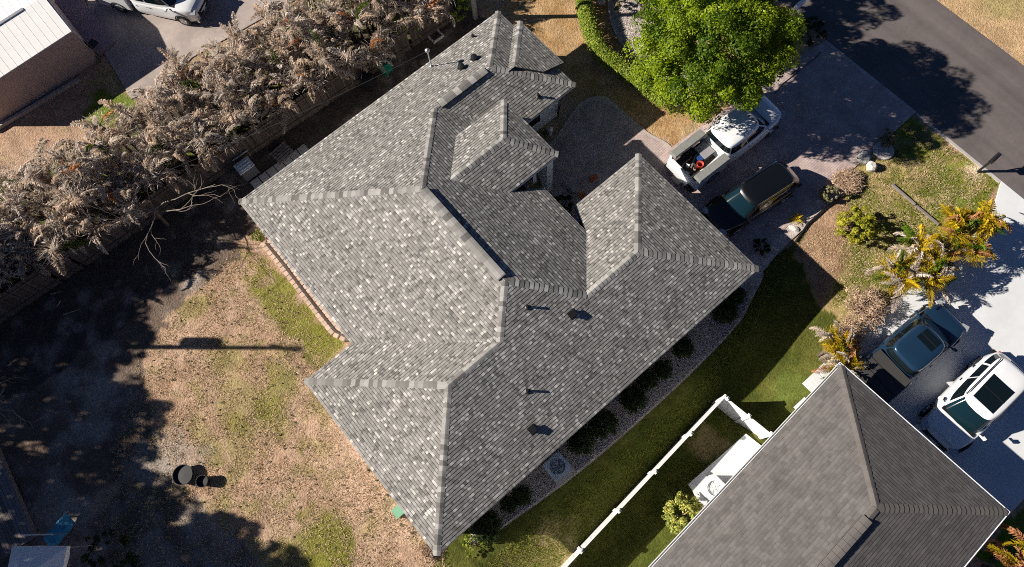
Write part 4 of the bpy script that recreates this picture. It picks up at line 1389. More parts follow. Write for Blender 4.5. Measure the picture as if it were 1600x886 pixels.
def tufts(name, label, poly, n, m, h=.05, seed=1, bare=.0):
    C = scatter(poly, n, seed)
    if bare:
        C = C[vnoise(C[:, 0], C[:, 1], .7, seed+3) > bare]
    n = len(C)
    z0 = 0.0
    a = rng.uniform(0, pi, n); wd = rng.uniform(.006, .016, n); hh = h*rng.uniform(.1, .7, n)
    dx, dy = np.cos(a)*wd, np.sin(a)*wd; lx, ly = rng.normal(0, .06, n), rng.normal(0, .06, n)
    z = gz(C[:, 0], C[:, 1])-.03
    Q = np.stack([np.column_stack([C[:, 0]-dx, C[:, 1]-dy, z]), np.column_stack([C[:, 0]+dx, C[:, 1]+dy, z]),
                  np.column_stack([C[:, 0]+dx*.3+lx, C[:, 1]+dy*.3+ly, z+.03+hh]), np.column_stack([C[:, 0]-dx*.3+lx, C[:, 1]-dy*.3+ly, z+.03+hh])], 1)
    o = inst(quads_mesh(name, Q, MT[m], rng.uniform(0, 1, n)), name, None)
    return stuff(o, label, 'grass')


back = WP((380, 370), (545, 560), (700, 880), (720, 960), (200, 1000), (150, 800), (215, 560))
tufts('dry_grass', 'dry tan grass covering the sunlit back lawn', back, 60000, 'grass_dry', .05, 1, .40)
tufts('green_grass_patch', 'thin green grass mixed into the back lawn', back, 12000, 'grass_green', .04, 2, .55)
tufts('side_lawn_grass', 'green grass of the side yard between the shingled house and white fence', [(-5, -2.6), (8, -1.8), (18, 1.2), (13, 1), (9, -.8), (-5, -.2)], 30000, 'grass_green', .05, 3, .35)
tufts('front_lawn_grass', 'mixed grass of the front lawn by the mailbox', WP((1300, 480), (1330, 300), (1425, 190), (1480, 226), (1560, 284), (1505, 385), (1440, 430)), 26000, 'grass_green', .045, 4, .45)
tufts('front_dry_grass', 'dry straw-coloured grass of the front lawn', WP((1245, 400), (1330, 300), (1425, 190), (1480, 226), (1560, 284), (1505, 385), (1440, 430), (1310, 470)), 26000, 'grass_dry', .045, 5, .45)


def weed_clumps(name, label, poly, n, m, r, seed):
    C0 = scatter(poly, n, seed); k = 12
    rr = r*rng.uniform(.5, 1.4, n)
    idx = np.repeat(np.arange(n), k); v = rng.normal(0, 1, (n*k, 3)); v[:, 2] = np.abs(v[:, 2])*.6
    v /= np.linalg.norm(v, axis=1)[:, None]
    C = np.column_stack([C0[idx], gz(C0[idx, 0], C0[idx, 1])-.005])+v*rr[idx][:, None]*rng.uniform(.3, 1, n*k)[:, None]
    return stuff(inst(quads_mesh(name, leaf_quads(C, v, .028), MT[m], rng.uniform(0, .8, n*k)), name, None), label, 'weeds')


weed_clumps('lawn_weeds', 'small dark weed clumps dotted over the dry back lawn', back, 420, 'mixed', .06, 11)
weed_clumps('lawn_weeds', 'row of olive weed clumps in the bare strip near the south-west eave', WP((560, 700), (600, 690), (690, 840), (670, 860), (600, 800)), 90, 'shrub', .09, 12)
weed_clumps('front_weeds', 'small weed clumps in the front lawn grass', WP((1330, 300), (1425, 190), (1480, 226), (1560, 284), (1505, 385), (1440, 430)), 150, 'hedge', .06, 13)


def gravel(name, label, poly, n, size=.022, seed=1):
    C = scatter(poly, n, seed); n = len(C)
    s = size*rng.uniform(.5, 1.4, n)
    T = []
    a = rng.uniform(0, 2*pi, n)
    base = [np.column_stack([C[:, 0]+np.cos(a+k*pi/2)*s, C[:, 1]+np.sin(a+k*pi/2)*s*.8, np.full(n, .008)]) for k in range(4)]
    top = [np.column_stack([C[:, 0]+np.cos(a+k*pi/2+.3)*s*.55, C[:, 1]+np.sin(a+k*pi/2+.3)*s*.5, .012+s*.8]) for k in range(4)]
    tn = rng.uniform(0, 1, n)
    Q = [np.stack(top, 1)]
    for k in range(4):
        Q.append(np.stack([base[k], base[(k+1) % 4], top[(k+1) % 4], top[k]], 1))
    return stuff(inst(quads_mesh(name, np.concatenate(Q), MT['gravel'], np.tile(tn, 5)), name, None), label, 'gravel')


gravel('side_gravel', 'pale gravel filling the bed below the south-east eave', WP((1175, 440), (1168, 478), (1142, 518), (1060, 600), (970, 682), (893, 745), (800, 812), (755, 842), (745, 830), (850, 700), (1000, 560)), 24000)
gravel('island_gravel', 'pale pinkish gravel between the curved hedge and the big tree', WP((950, 5), (975, -30), (1060, -20), (1080, 120), (1050, 160), (1000, 100), (965, 60)), 12000, .024)

# ------------------------------------------------------------------ edging of the bed at the south-west wall
edge_px = [(409, 380), (440, 418), (470, 458), (500, 497), (520, 522), (540, 532)]
ep = [Vector(W(a, b, .1)) for a, b in edge_px]
ed = thing('stone_edging', 'pinkish concrete block edging along the bed at the south-west wall', 'edging', (ep[0].x, ep[0].y, 0))
blk = MB().prism([(-.122, -.085), (-.08, -.10), (.08, -.10), (.122, -.085), (.122, .085), (.08, .10), (-.08, .10), (-.122, .085)], -.05, .17).mesh('block', MT['edging'])
for off in (0, .36):
    for i in range(len(ep)-1):
        d = ep[i+1]-ep[i]; n = max(1, int(d.length/.25)); nv_ = Vector((d.y, -d.x)).normalized()
        for k in range(n):
            p = ep[i]+d*(k+.5)/n-ep[0]+nv_*(-off)
            inst(blk, 'block', ed, Matrix.Translation((p.x, p.y, random.uniform(-.01, .01)-(0.09 if off else 0))) @ Matrix.Rotation(atan2(d.y, d.x)+random.uniform(-.06, .06), 4, 'Z'))
bedp = [tuple(p) for p in ep]+[(-1.3, ep[-1].y), (-1.3, ep[0].y)]
sheet('planting_bed', bedp, MT['light_grout'], 0.01)

# rocks and litter in the front corner
def rock(name, label, px, py, sx, sy, sz, m, seed, group=None):
    x, y = W(px, py); r = random.Random(seed)
    bm = bmesh.new(); bmesh.ops.create_icosphere(bm, subdivisions=2, radius=1)
    for v in bm.verts:
        k = 1+r.uniform(-.13, .13)
        v.co = Vector((v.co.x*sx*k, v.co.y*sy*k, max(-.05, (v.co.z*k+.35)*sz)))
    me_ = bpy.data.meshes.new(name); bm.to_mesh(me_); bm.free(); me_.materials.append(m)
    o = bpy.data.objects.new(name, me_); COL.objects.link(o); o.location = (x, y, 0); o.rotation_euler = (0, 0, r.uniform(0, 3))
    tag(o, label, 'rock', group)


rock('boulder', 'flat grey-blue boulder at the corner of the paver driveway', 1349, 247, .42, .34, .2, MT['stone'], 1)
rock('boulder', 'pale rounded boulder beside the flat grey one', 1360, 262, .3, .24, .28, MT['pale_stone'], 2)
rock('boulder', 'small pale stone by the spiky plant in the front bed', 1240, 357, .26, .14, .1, MT['pale_stone'], 3)
rock('boulder', 'dark square-looking rock in the courtyard bed near the bromeliads', 893, 297, .24, .22, .22, MT['stone'], 4)
rock('boulder', 'small dark rock in the courtyard corner', 882, 288, .16, .14, .14, MT['stone'], 5)
rock('boulder', 'pale stone at the head of the gravel island', 940, 5, .22, .16, .16, MT['pale_stone'], 6)
x, y = W(1380, 236)
tag(MB().lathe([(.5, -.05), (.5, .07), (.46, .09), (.30, .09), (.28, .05)], (0, 0, 0), 24).build('round_pad', MT['pale_stone'], at=None), 'pale round concrete tree ring around the small shrub near the street', 'planter').location = (x, y, 0)
a = Vector(W(1392, 288)); b = Vector(W(1466, 352)); d = b-a
lt = thing('landscape_timber', 'long grey landscape timber lying across the front lawn toward the palms', 'timber', (a.x, a.y, 0), atan2(d.y, d.x))
MB().box((d.length*.26, 0, .05), (d.length*.5, .09, .1)).build('timber', MT['deck_wood'], lt)
MB().box((d.length*.765, 0, .045), (d.length*.46, .09, .1), rz=.02).build('timber', MT['deck_wood'], lt)
# curved black edging of the front bed
mb = MB(); mb.tube([(*W(px, py), .04) for px, py in ((1243, 378), (1262, 350), (1290, 325), (1318, 305), (1345, 285), (1352, 275))], .045, 6)
tag(mb.build('bed_edging', MT['black']), 'black plastic edging curving around the shaded front bed', 'edging')
mb = MB(); mb.tube([(*W(px, py), .05) for px, py in ((1210, 147), (1222, 132), (1240, 118), (1262, 100), (1275, 90), (1282, 82))], .022, 6)
mb.tube([(*W(px, py), .05) for px, py in ((1222, 112), (1235, 117), (1248, 108), (1243, 95))], .02, 6)
tag(mb.build('garden_hose', MT['cable']), 'pale garden hose lying along the shaded edge of the paver driveway', 'hose')

# ------------------------------------------------------------------ mailboxes
def mailbox(name, label, px, py, m, rz, h=1.1, post='black'):
    x, y = W(px, py)
    t = thing(name, label, 'mailbox', (x, y, 0), rz)
    MB().box((0, 0, h/2), (.1, .1, h)).box((.08, 0, h-.05), (.34, .09, .07)).box((.12, 0, h-.3), (.05, .05, .45), ry=.6).build('post', MT[post], t)
    mb = MB(); vs = []; n = 10
    pr = [(-.1, 0), (-.1, .13)]+[(-.1*cos(pi*k/n), .13+.1*sin(pi*k/n)) for k in range(1, n)]+[(.1, .13), (.1, 0)]
    k = len(pr)
    for xx in (-.22, .36):
        vs += [(xx, yy, h+.01+zz) for yy, zz in pr]
    mb.add(vs, [(i, i+1, k+i+1, k+i) for i in range(k-1)]+[(0, k, 2*k-1, k-1), tuple(range(k))[::-1], tuple(range(k, 2*k))])
    mb.build('box', m, t)
    MB().box((.37, 0, h+.11), (.02, .2, .2)).build('door', m, t)
    MB().box((.05, -.115, h+.16), (.16, .01, .03)).build('flag', MT['red'], t)


mailbox('mailbox', 'dark mailbox on a black post at the kerb between lawn and white driveway', 1528, 268, MT['black'], 0.0, 1.15)
mailbox('mailbox', 'white mailbox beyond the big green tree at the street edge', 1236, 32, MT['white'], 0.0, 1.1, 'white')

# ------------------------------------------------------------------ condensers
def condenser(name, label, x, y, rz, m, s=.8, h=.8, pad=True, fanm='grey_plastic'):
    t = thing(name, label, 'air conditioner', (x, y, 0), rz)
    MB().prism([(-s*.5, -s*.42), (-s*.42, -s*.5), (s*.42, -s*.5), (s*.5, -s*.42), (s*.5, s*.42), (s*.42, s*.5), (-s*.42, s*.5), (-s*.5, s*.42)], .1, h-.22).build('cabinet', MT['ac_dark'], t)
    lv = MB()
    for z in np.arange(.16, h-.06, .06):
        lv.prism([(-s*.52, -s*.44), (-s*.44, -s*.52), (s*.44, -s*.52), (s*.52, -s*.44), (s*.52, s*.44), (s*.44, s*.52), (-s*.44, s*.52), (-s*.52, s*.44)], float(z), float(z)+.025)
    lv.build('louvre_panel', m, t)
    # top: square ring with round opening
    n = 32; vs = []; fs = []
    for k in range(n):
        a = 2*pi*k/n; c_, s_ = cos(a), sin(a)
        q = s*.53/max(abs(c_), abs(s_)); q = min(q, s*.66)
        vs += [(c_*q, s_*q, h), (c_*q, s_*q, h-.05), (c_*s*.38, s_*s*.38, h+.02), (c_*s*.38, s_*s*.38, h-.16)]
    for k in range(n):
        a, b = k*4, ((k+1) % n)*4
        fs += [(a, b, b+2, a+2), (a+1, b+1, b, a), (a+2, b+2, b+3, a+3)]
    MB().add(vs, fs).build('top_panel', m, t)
    f = MB()
    for k in range(5):
        vs_ = []; m_ = 6
        for q_ in range(m_+1):
            a = k*2*pi/5+q_/m_*.95
            for rr_, sw in ((.05, 0), (s*.2, .18), (s*.365, .42)):
                vs_.append((cos(a+sw)*rr_, sin(a+sw)*rr_, h-.035-.05*q_/m_))
        f.add(vs_, [(q_*3+u_, q_*3+u_+1, q_*3+u_+4, q_*3+u_+3) for q_ in range(m_) for u_ in range(2)])
    f.lathe([(.07, h-.15), (.07, h-.03)], (0, 0, 0), 12)
    f.build('fan', MT[fanm], t)
    g = MB()
    for rr in (.08, .16, .24, .31):
        g.tube([(cos(2*pi*k/24)*s*rr*1.05, sin(2*pi*k/24)*s*rr*1.05, h+.015) for k in range(25)], .003, 4, cap=False)
    for k in range(8):
        a = k*pi/4
        g.tube([(cos(a)*.05, sin(a)*.05, h+.015), (cos(a)*s*.33, sin(a)*s*.33, h+.015)], .003, 4)
    g.build('grille', MT['galv'], t)
    if pad: MB().box((0.02, -.08, .04), (s*1.16, s*1.3, .1)).build('pad', MT['concrete'], t)
    return t


x, y = W(871, 729, .8)
condenser('condenser', 'square grey condenser with dark fan below the south-east eave', x, y, 0, MT['ac_grey'], .88)
x, y = W(1117, 763, .9)
condenser('condenser', 'white condenser with round fan on the white slab by the neighbouring house', x, y, atan2(e_l[1], e_l[0]), MT['vinyl'], .82, .9, False, 'ac_grey')

# ------------------------------------------------------------------ vehicles
def sgp(v, p): return (1 if v >= 0 else -1)*abs(v)**p


def vehicle(name, label, cat, x, y, rz, L, Wd, Ht, paint, kind='suv', roofc=None, sunroof=None, rails=False, zb=1.0, hood=1.35, cowl=.35, hoodz=.98):
    """kind suv/pickup. +x is the nose. Returns the Empty"""
    t = thing(name, label, cat, (x, y, 0.03), rz)
    a, b = L/2, Wd/2
    pick = kind != 'suv'
    cab_r = -a+.12 if not pick else (.02*L-1.1)
    bx0, bx1 = (-a, a) if not pick else (cab_r-.05, a)
    xw = a-hood                  # windshield base

    def top(xx):
        if xx > xw:
            f = (xx-xw)/(a-xw); return zb-.02-(zb-hoodz)*f-.20*f**5
        return zb

    xc, A = (bx0+bx1)/2, (bx1-bx0)/2
    n = 72; pw = 5.0

    def ring(inset, zf, k=1.0):
        out = []
        for i in range(n):
            th = 2*pi*i/n; c, s = cos(th), sin(th)
            fx = sgp(c, 2/(3.6 if c > 0 else (6 if pick else 4.2))); fy = sgp(s, 2/pw)
            xx = xc+(A-inset)*fx*k; tp = 1-.07*max(0, (xx/a))**4
            yy = (b-inset)*fy*k*tp
            out.append((xx, yy, zf(xx)))
        return out
    rings = [ring(.06, lambda q: .26), ring(.01, lambda q: .36), ring(0, lambda q: .62), ring(.03, lambda q: top(q)-.12), ring(.055, lambda q: top(q)-.045), ring(.10, lambda q: top(q)-.008),
             ring(.16, lambda q: top(q)+.004), ring(0, lambda q: top(q)+.018, .70), ring(0, lambda q: top(q)+.022, .35), ring(0, lambda q: top(q)+.024, .03)]
    vs = [p for r_ in rings for p in r_]; fs = []
    for r_ in range(len(rings)-1):
        for i in range(n):
            p, q = r_*n+i, r_*n+(i+1) % n
            fs.append((p, q, q+n, p+n))
    fs.append(tuple(range((len(rings)-1)*n, len(rings)*n)))
    MB().add(vs, fs).build('body', paint, t, smooth=True)
    # cabin
    cr0, cr1 = (cab_r, cab_r+.05) if pick else (-a+.10, -a+.62)
    cf0, cf1 = xw+.10, xw-.62
    if pick: cr1 = cab_r+.12
    wb_, wt = b-.07, b-.26

    def cab(th, f, off=0.0):
        c, s = cos(th), sin(th)
        x0, x1 = cr0+(cr1-cr0)*f, cf0+(cf1-cf0)*f
        xm, aa = (x0+x1)/2, (x1-x0)/2+off
        bb_ = wb_+(wt-wb_)*f**1.15+off
        fx = sgp(c, 2/5.5); fy = sgp(s, 2/5.5)
        bow = .10*(1-abs(fy)**2)*(1 if c > 0 else .3)*(abs(fx) > .6)
        return (xm+aa*fx+(bow if c > 0 else -bow), bb_*fy*(1-.05*max(0, fx)**3), zb-.03+(Ht-.08-zb+.03)*f)
    rows = [[cab(2*pi*i/n, f) for i in range(n)] for f in (0, .2, .4, .6, .8, 1.0)]
    last = rows[-1]; xm = (cr1+cf1)/2
    for k, dz in ((.955, .045), (.88, .066), (.6, .082), (.3, .088), (.03, .09)):
        rows.append([(xm+(p[0]-xm)*k, p[1]*k, p[2]+dz) for p in last])
    vs = [p for r_ in rows for p in r_]; fs = []
    for r_ in range(len(rows)-1):
        for i in range(n):
            p, q = r_*n+i, r_*n+(i+1) % n
            fs.append((p, q, q+n, p+n))
    fs.append(tuple(range((len(rows)-1)*n, len(rows)*n)))
    MB().add(vs, fs).build('cabin', roofc or paint, t, smooth=True)

    def patch(nm, th0, th1, f0, f1, m, off=.007):
        vs, fs = [], []; U, V = 12, 5
        for j in range(V+1):
            for i in range(U+1):
                vs.append(cab(th0+(th1-th0)*i/U, f0+(f1-f0)*j/V, off))
        for j in range(V):
            for i in range(U):
                p = j*(U+1)+i; fs.append((p, p+1, p+U+2, p+U+1))
        return MB().add(vs, fs).build(nm, m, t, smooth=True)
    D = radians
    patch('windshield', D(-40), D(40), .06, .93, MT['wind_glass'])
    patch('rear_window', D(180-40), D(180+40), .32, .86, MT['glass'])
    xm0, aa0 = (cr0+cr1+cf0+cf1)/4, (cf0+cf1-cr0-cr1)/4

    def thx(xx):
        f = max(-.985, min(.985, (xx-xm0)/aa0)); return acos(sgp(f, 5.5/2))
    span = aa0*2
    segs = ((xm0-aa0*.05, xm0+aa0*.86), (xm0-aa0*.86, xm0-aa0*.09)) if pick else ((xm0+aa0*.12, xm0+aa0*.86), (xm0-aa0*.42, xm0+aa0*.08), (xm0-aa0*.88, xm0-aa0*.48))
    for s in (1, -1):
        for g0, g1 in segs:
            patch('side_window', s*thx(g1), s*thx(g0), .22, .86, MT['glass'])
        # mirror, handles
        mx = cf0-.22
        MB().box((mx, s*(b+.09), zb+.08), (.10, .15, .13), rz=-s*.15).box((mx, s*(b-.03), zb+.03), (.06, .14, .05)).build('mirror', paint, t)
        for g0, g1 in segs[:2]:
            MB().box((g0+.12, s*(b+.004), zb-.15), (.17, .035, .03)).build('door_handle', MT['chrome'], t)
        # lamps
        MB().box((a-.17, s*(b-.28), top(a-.2)-.06), (.26, .30, .10), rz=-s*.35).build('headlight', MT['lamp_clear'], t)
        MB().box(((-a+.10), s*(b-.42), zb-.24), (.16, .22, .14)).build('taillight', MT['lamp_red'], t)
        for wx in (a-.93, -a+1.02 if not pick else -a+1.22):
            mb = MB().lathe([(.2, -.11), (.33, -.12), (.365, -.09), (.365, .09), (.33, .12), (.2, .11)], (0, 0, 0), 22, axis='y')
            wl = mb.build('wheel', MT['rubber'], t, smooth=False); wl.location = (wx, s*(b-.115), .36)
            rm = MB().lathe([(.215, s*.112), (.2, s*.122), (.05, s*.10)], (0, 0, 0), 18, axis='y')
            for k in range(5):
                q = 2*pi*k/5
                rm.box((cos(q)*.12, s*.116, sin(q)*.12), (.2, .02, .05), ry=-q)
            rm.build('rim', MT['rim'], wl)
            MB().tube([(wx+.43*cos(q), s*(b+.0), .36+.43*sin(q)) for q in np.linspace(-.1, pi+.1, 14)], .035, 6).build('wheel_arch', MT['black'], t)
    # hood panel edges and cowl
    hp = MB(); vs = []; U, V = 10, 8
    for j in range(V+1):
        for i in range(U+1):
            xx = xw+.02+(a-.30-xw)*j/V; wv = (b-.17)*(1-.10*(j/V)**2)
            yy = -wv+2*wv*i/U; e_ = 1-abs(2*i/U-1)**6
            vs.append((xx, yy, top(xx)+.018+.016*e_+(.018 if 0 < i < U and 0 < j < V else 0)-.008))
    hp.add(vs, [(j*(U+1)+i, j*(U+1)+i+1, (j+1)*(U+1)+i+1, (j+1)*(U+1)+i) for j in range(V) for i in range(U)])
    hp.build('hood', paint, t, smooth=True)
    MB().box((xw+.06, 0, zb+.02), (.17, Wd-.42, .03)).build('cowl', MT['black'], t)
    for s in (-.35, .25):
        MB().tube([(xw+.05, s, zb+.05), (xw-.12, s+.32, zb+.16)], .009, 4).build('wiper', MT['black'], t)
    MB().box((a-.035, 0, .62), (.06, Wd*.55, .26)).build('grille', MT['black'], t)
    MB().box((a-.03, 0, .42), (.13, Wd*.86, .16)).build('bumper', MT['chrome'] if pick else paint, t)
    if sunroof:
        x0, x1, hwid = sunroof
        zt = Ht+.012
        MB().prism([(x0, -hwid), (x1, -hwid*.94), (x1, hwid*.94), (x0, hwid)], Ht-.06, zt).build('sunroof', MT['glass'], t)
        MB().box(((x0+x1)/2, 0, zt+.003), (.04, hwid*1.96, .006)).build('sunroof_bar', MT['black'], t)
    if rails:
        for s in (1, -1):
            MB().tube([(cr1+.15, s*(wt-.03), Ht-.04), (cr1+.3, s*(wt-.03), Ht+.035), (cf1-.25, s*(wt-.03), Ht+.035), (cf1-.1, s*(wt-.03), Ht-.04)], .02, 6).build('roof_rail', MT['chrome' if rails == 'chrome' else 'black'], t)
    if pick:
        b0, b1 = -a+.03, cab_r-.07
        lb = b1-b0; cxm = (b0+b1)/2
        # bed: floor, two side walls with rounded rail, front wall, tailgate
        MB().box((cxm, 0, .62), (lb-.06, Wd-.5, .06)).build('bed_floor', MT['tonneau'], t)
        for s in (1, -1):
            mb = MB()
            prof = [(b-.05, .30), (b-.0, .40), (b, .75), (b-.02, zb+.10), (b-.06, zb+.15), (b-.13, zb+.15), (b-.16, zb+.12), (b-.17, .64), (b-.17, .34)]
            k = len(prof); vs = []
            for xx in (b0, b0+.06, b1):
                ins = .03 if xx == b0 else 0
                vs += [(xx, s*(yy-ins), zz) for yy, zz in prof]
            fs = []
            for r_ in range(2):
                fs += [(r_*k+i, r_*k+(i+1) % k, (r_+1)*k+(i+1) % k, (r_+1)*k+i) for i in range(k)]
            fs += [tuple(range(k)), tuple(range(2*k, 3*k))]
            mb.add(vs, fs).build('bed_side', paint, t, smooth=False)
        MB().box((b1+.0, 0, .86), (.06, Wd-.36, .5)).build('bed_front', paint, t)
        MB().box((b0+.03, 0, .88), (.09, Wd-.38, .52)).build('tailgate', paint, t)
        MB().box((b0-.10, 0, .55), (.22, Wd*.95, .18)).box((b0-.14, 0, .645), (.2, .6, .02)).build('rear_bumper', MT['chrome'], t)
    else:
        MB().box((-a+.03, 0, .5), (.12, Wd*.84, .2)).build('rear_bumper', MT['black'], t)
    return t, dict(b0=-a+.03, b1=cab_r-.07, zb=zb, b=b, cr=cr1, cf=cf1)


# white work truck
ta = radians(-2.2)
TR, q = vehicle('work_truck', 'white crew-cab work truck with open cluttered bed and side tool boxes, parked under the tree', 'truck', 18.15, 6.95, ta, 6.15, 2.02, 1.85, MT['white_car'], 'pickup', zb=1.18, hood=1.35, hoodz=1.10)
zb_ = 1.33
for s in (1, -1):
    MB().box(((q['b0']+q['b1'])/2, s*(q['b']-.17), zb_+.09), (q['b1']-q['b0']-.05, .40 if s > 0 else .42, .19)).build('tool_box', MT['alu'], TR)
    MB().box(((q['b0']+q['b1'])/2, s*(q['b']-.17), zb_+.2), (q['b1']-q['b0']-.1, .36, .02)).build('tool_box_lid', MT['alu'], TR)
for k in range(5):
    MB().box((q['cf']-.12, -.5+k*.25, 1.87), (.1, .06, .035)).build('clearance_light', MT['lamp_amber'], TR)
MB().box((q['b0']-.28, 0, .55), (.25, .5, .05)).box((q['b0']-.15, -.75, .62), (.28, .45, .05)).build('step', MT['black'], TR)


def in_truck(x, y, z):
    return (18.15+cos(ta)*x-sin(ta)*y, 6.95+sin(ta)*x+cos(ta)*y, z+.03)


fz = .65
xb0, xb1 = q['b0'], q['b1']
t = thing('bucket', 'red-orange bucket in the bed of the white work truck', 'bucket', in_truck(xb0+.95, -.22, fz))
MB().lathe([(.13, 0), (.165, .38), (.18, .39), (.15, .38), (.12, .03)], (0, 0, 0), 18, capt=False).build('shell', MT['red'], t, smooth=True)
MB().tube([(0, .17*cos(k*pi/8), .36+.17*sin(k*pi/8)) for k in range(9)], .006, 5).build('handle', MT['galv'], t)
t = thing('drum', 'dark blue drum beside the red bucket in the truck bed', 'drum', in_truck(xb0+1.2, .06, fz))
MB().lathe([(.19, 0), (.2, .02), (.2, .42), (.19, .44), (.17, .43)], (0, 0, 0), 18).build('shell', MT['blue'], t, smooth=False)
t = thing('hose_coil', 'coiled white hose in the truck bed near the cab', 'hose', in_truck(xb0+1.5, .35, fz+.2))
MB().tube([(.16*cos(k*.5), .16*sin(k*.5), .01*k*.4) for k in range(40)], .018, 5).build('coil', MT['white'], t)
t = thing('storage_box', 'grey lidded storage box at the cab end of the truck bed', 'box', in_truck(xb1-.42, .18, fz), ta)
MB().box((0, 0, .22), (.62, .7, .44)).build('box', MT['tonneau'], t); MB().box((0, 0, .455), (.66, .74, .04)).build('lid', MT['grey_plastic'], t)
for k, (xx, yy, ll, rr, mm) in enumerate(((.55, .35, 1.0, .1, 'deadwood'), (.7, -.45, 1.2, -.05, 'pale_stone'), (.9, .15, .9, .5, 'galv'), (1.5, -.5, 1.0, .1, 'white'))):
    o = MB().box((0, 0, 0), (ll, .07, .05)).build('loose_plank', MT[mm]); o.location = in_truck(xb0+xx, yy, fz+.08+k*.09); o.rotation_euler = (0, .05, ta+rr)
    tag(o, ('brown plank lying near the tailgate in the truck bed', 'pale plank along the right side of the truck bed', 'grey metal bar lying crosswise in the truck bed', 'white board along the right tool box in the truck bed')[k], 'plank')
r_ = random.Random(3)
for k, (mm, lb) in enumerate((('pale_stone', 'pale crumpled rag at the tailgate end of the truck bed'), ('grey_plastic', 'grey plastic scrap in the truck bed behind the tailgate'),
                             ('black', 'black scrap among the clutter of the truck bed'), ('deadwood', 'brown scrap of wood at the tailgate end of the truck bed'), ('white', 'small white scrap in the truck bed'))):
    xx, yy = xb0+.12+r_.random()*.7, -.6+r_.random()*.9
    o = MB().prism([(-.09, -.05), (.08, -.07), (.10, .04), (.0, .08), (-.08, .06)], 0, r_.uniform(.08, .2)).build('scrap', MT[mm])
    o.location = in_truck(xx, yy, fz); o.rotation_euler = (0, 0, r_.uniform(0, 3))
    tag(o, lb, 'scrap')

# dark SUV
vehicle('parked_suv', 'black station-wagon SUV parked half under the garage eave shade', 'car', 16.75, 4.0, radians(172.5), 4.85, 1.86, 1.62, MT['dark_car'], 'suv', rails='chrome', zb=.98, hood=1.25)
# blue pickup
TB, q = vehicle('pickup_truck', 'dark blue pickup with sunroof and black bed cover on the white driveway', 'truck', 16.3, -5.62, radians(-3.5), 5.85, 1.98, 1.85, MT['blue_car'], 'pickup', zb=1.12, hood=1.35, hoodz=1.02, sunroof=(.25, .85, .42))
MB().box(((q['b0']+q['b1'])/2, 0, 1.30), (q['b1']-q['b0']-.02, 1.78, .035)).build('bed_cover', MT['tonneau'], TB)
for k in range(3):
    MB().box((q['b0']+(k+.8)*(q['b1']-q['b0'])/4, 0, 1.322), (.02, 1.74, .012)).build('cover_rib', MT['black'], TB)
# white SUV
vehicle('parked_suv', 'white SUV with large panoramic sunroof next to the blue pickup', 'car', 16.8, -8.85, radians(180), 5.05, 2.04, 1.78, MT['white_car'], 'suv', rails='black', zb=1.04, hood=1.25, sunroof=(-.95, .42, .52))
# white pickup top left
hx, hy = cos(radians(-55.5)), sin(radians(-55.5))
c0 = np.array([.51, 33.6])+np.array([.82, .57])*.92
c0 = c0+np.array([hx, hy])*(-.1)
TP, q = vehicle('pickup_truck', 'white crew-cab pickup cut by the top edge beside the white-roofed building', 'truck', c0[0], c0[1], radians(-55.5), 6.1, 2.0, 1.9, MT['white_car'], 'pickup', zb=1.14, hood=1.35, hoodz=1.06)
MB().box(((q['b0']+q['b1'])/2, 0, 1.30), (q['b1']-q['b0']-.02, 1.78, .035)).build('bed_cover', MT['tonneau'], TP)

# ------------------------------------------------------------------ yard objects
def bin_(name, label, px, py, r, h, m, openm=None, hz=0.0, cat='bin'):
    x, y = W(px, py, hz)
    t = thing(name, label, cat, (x, y, 0))
    MB().lathe([(r*.8, 0), (r*.96, h*.94), (r, h*.95), (r, h), (r*.93, h), (r*.78, h*.12)], (0, 0, 0), 22, capt=True).build('shell', m, t, smooth=False)
    if openm: MB().lathe([(r*.92, h*.6), (.01, h*.62)], (0, 0, 0), 22).build('contents', openm, t)
    mb = MB()
    for s in (1, -1):
        mb.tube([(s*r, -.06, h*.9), (s*(r+.05), 0, h*.88), (s*r, .06, h*.9)], .012, 5)
    mb.build('handle', m, t)


bin_('garden_tub', 'larger black round tub with dry soil on the back lawn', 284, 742, .46, .28, MT['black'], MT['black'], .3, 'tub')
bin_('garden_pot', 'smaller black round pot touching the larger tub on the lawn', 315, 752, .27, .36, MT['black'], MT['tonneau'], .35, 'pot')
x, y = W(602, 104, .5)
t = thing('green_cart', 'green wheeled rubbish cart by the timber fence', 'bin', (x, y, 0), .2)
MB().box((0, 0, .55), (.5, .52, .9)).build('body', MT['green_plastic'], t)
MB().box((0, 0, 1.03), (.56, .62, .06), rx=.04).box((0, .33, 1.02), (.5, .05, .05)).build('lid', MT['green_plastic'], t)
MB().box((-.05, .05, 1.07), (.18, .15, .01)).build('label_plate', MT['white'], t)
for s in (1, -1): MB().lathe([(.12, s*.25-.03), (.12, s*.25+.03)], (0, 0, 0), 12, axis='y').build('wheel', MT['rubber'], t).location = (0, 0, .12)
x, y = W(575, 128, .5)
t = thing('black_cart', 'black wheeled rubbish cart left of the green one', 'bin', (x, y, 0), .5)
MB().box((0, 0, .5), (.5, .52, .85)).build('body', MT['black'], t)
MB().box((0, 0, .96), (.56, .60, .06), rx=.05).build('lid', MT['black'], t)
MB().box((-.1, .2, 1.0), (.26, .05, .03), rz=.4).build('handle', MT['pale_stone'], t)
x, y = W(680, 55, .1)
fr = MB()
for dx, dy, sx, sy in ((0, .3, .7, .07), (0, -.3, .7, .07), (.315, 0, .07, .53), (-.315, 0, .07, .53)):
    fr.box((dx, dy, .07), (sx, sy, .14))
tag(fr.build('square_frame', MT['pale_stone']), 'small open square pale frame lying on the soil by the north corner fence', 'frame').location = (x, y, 0)
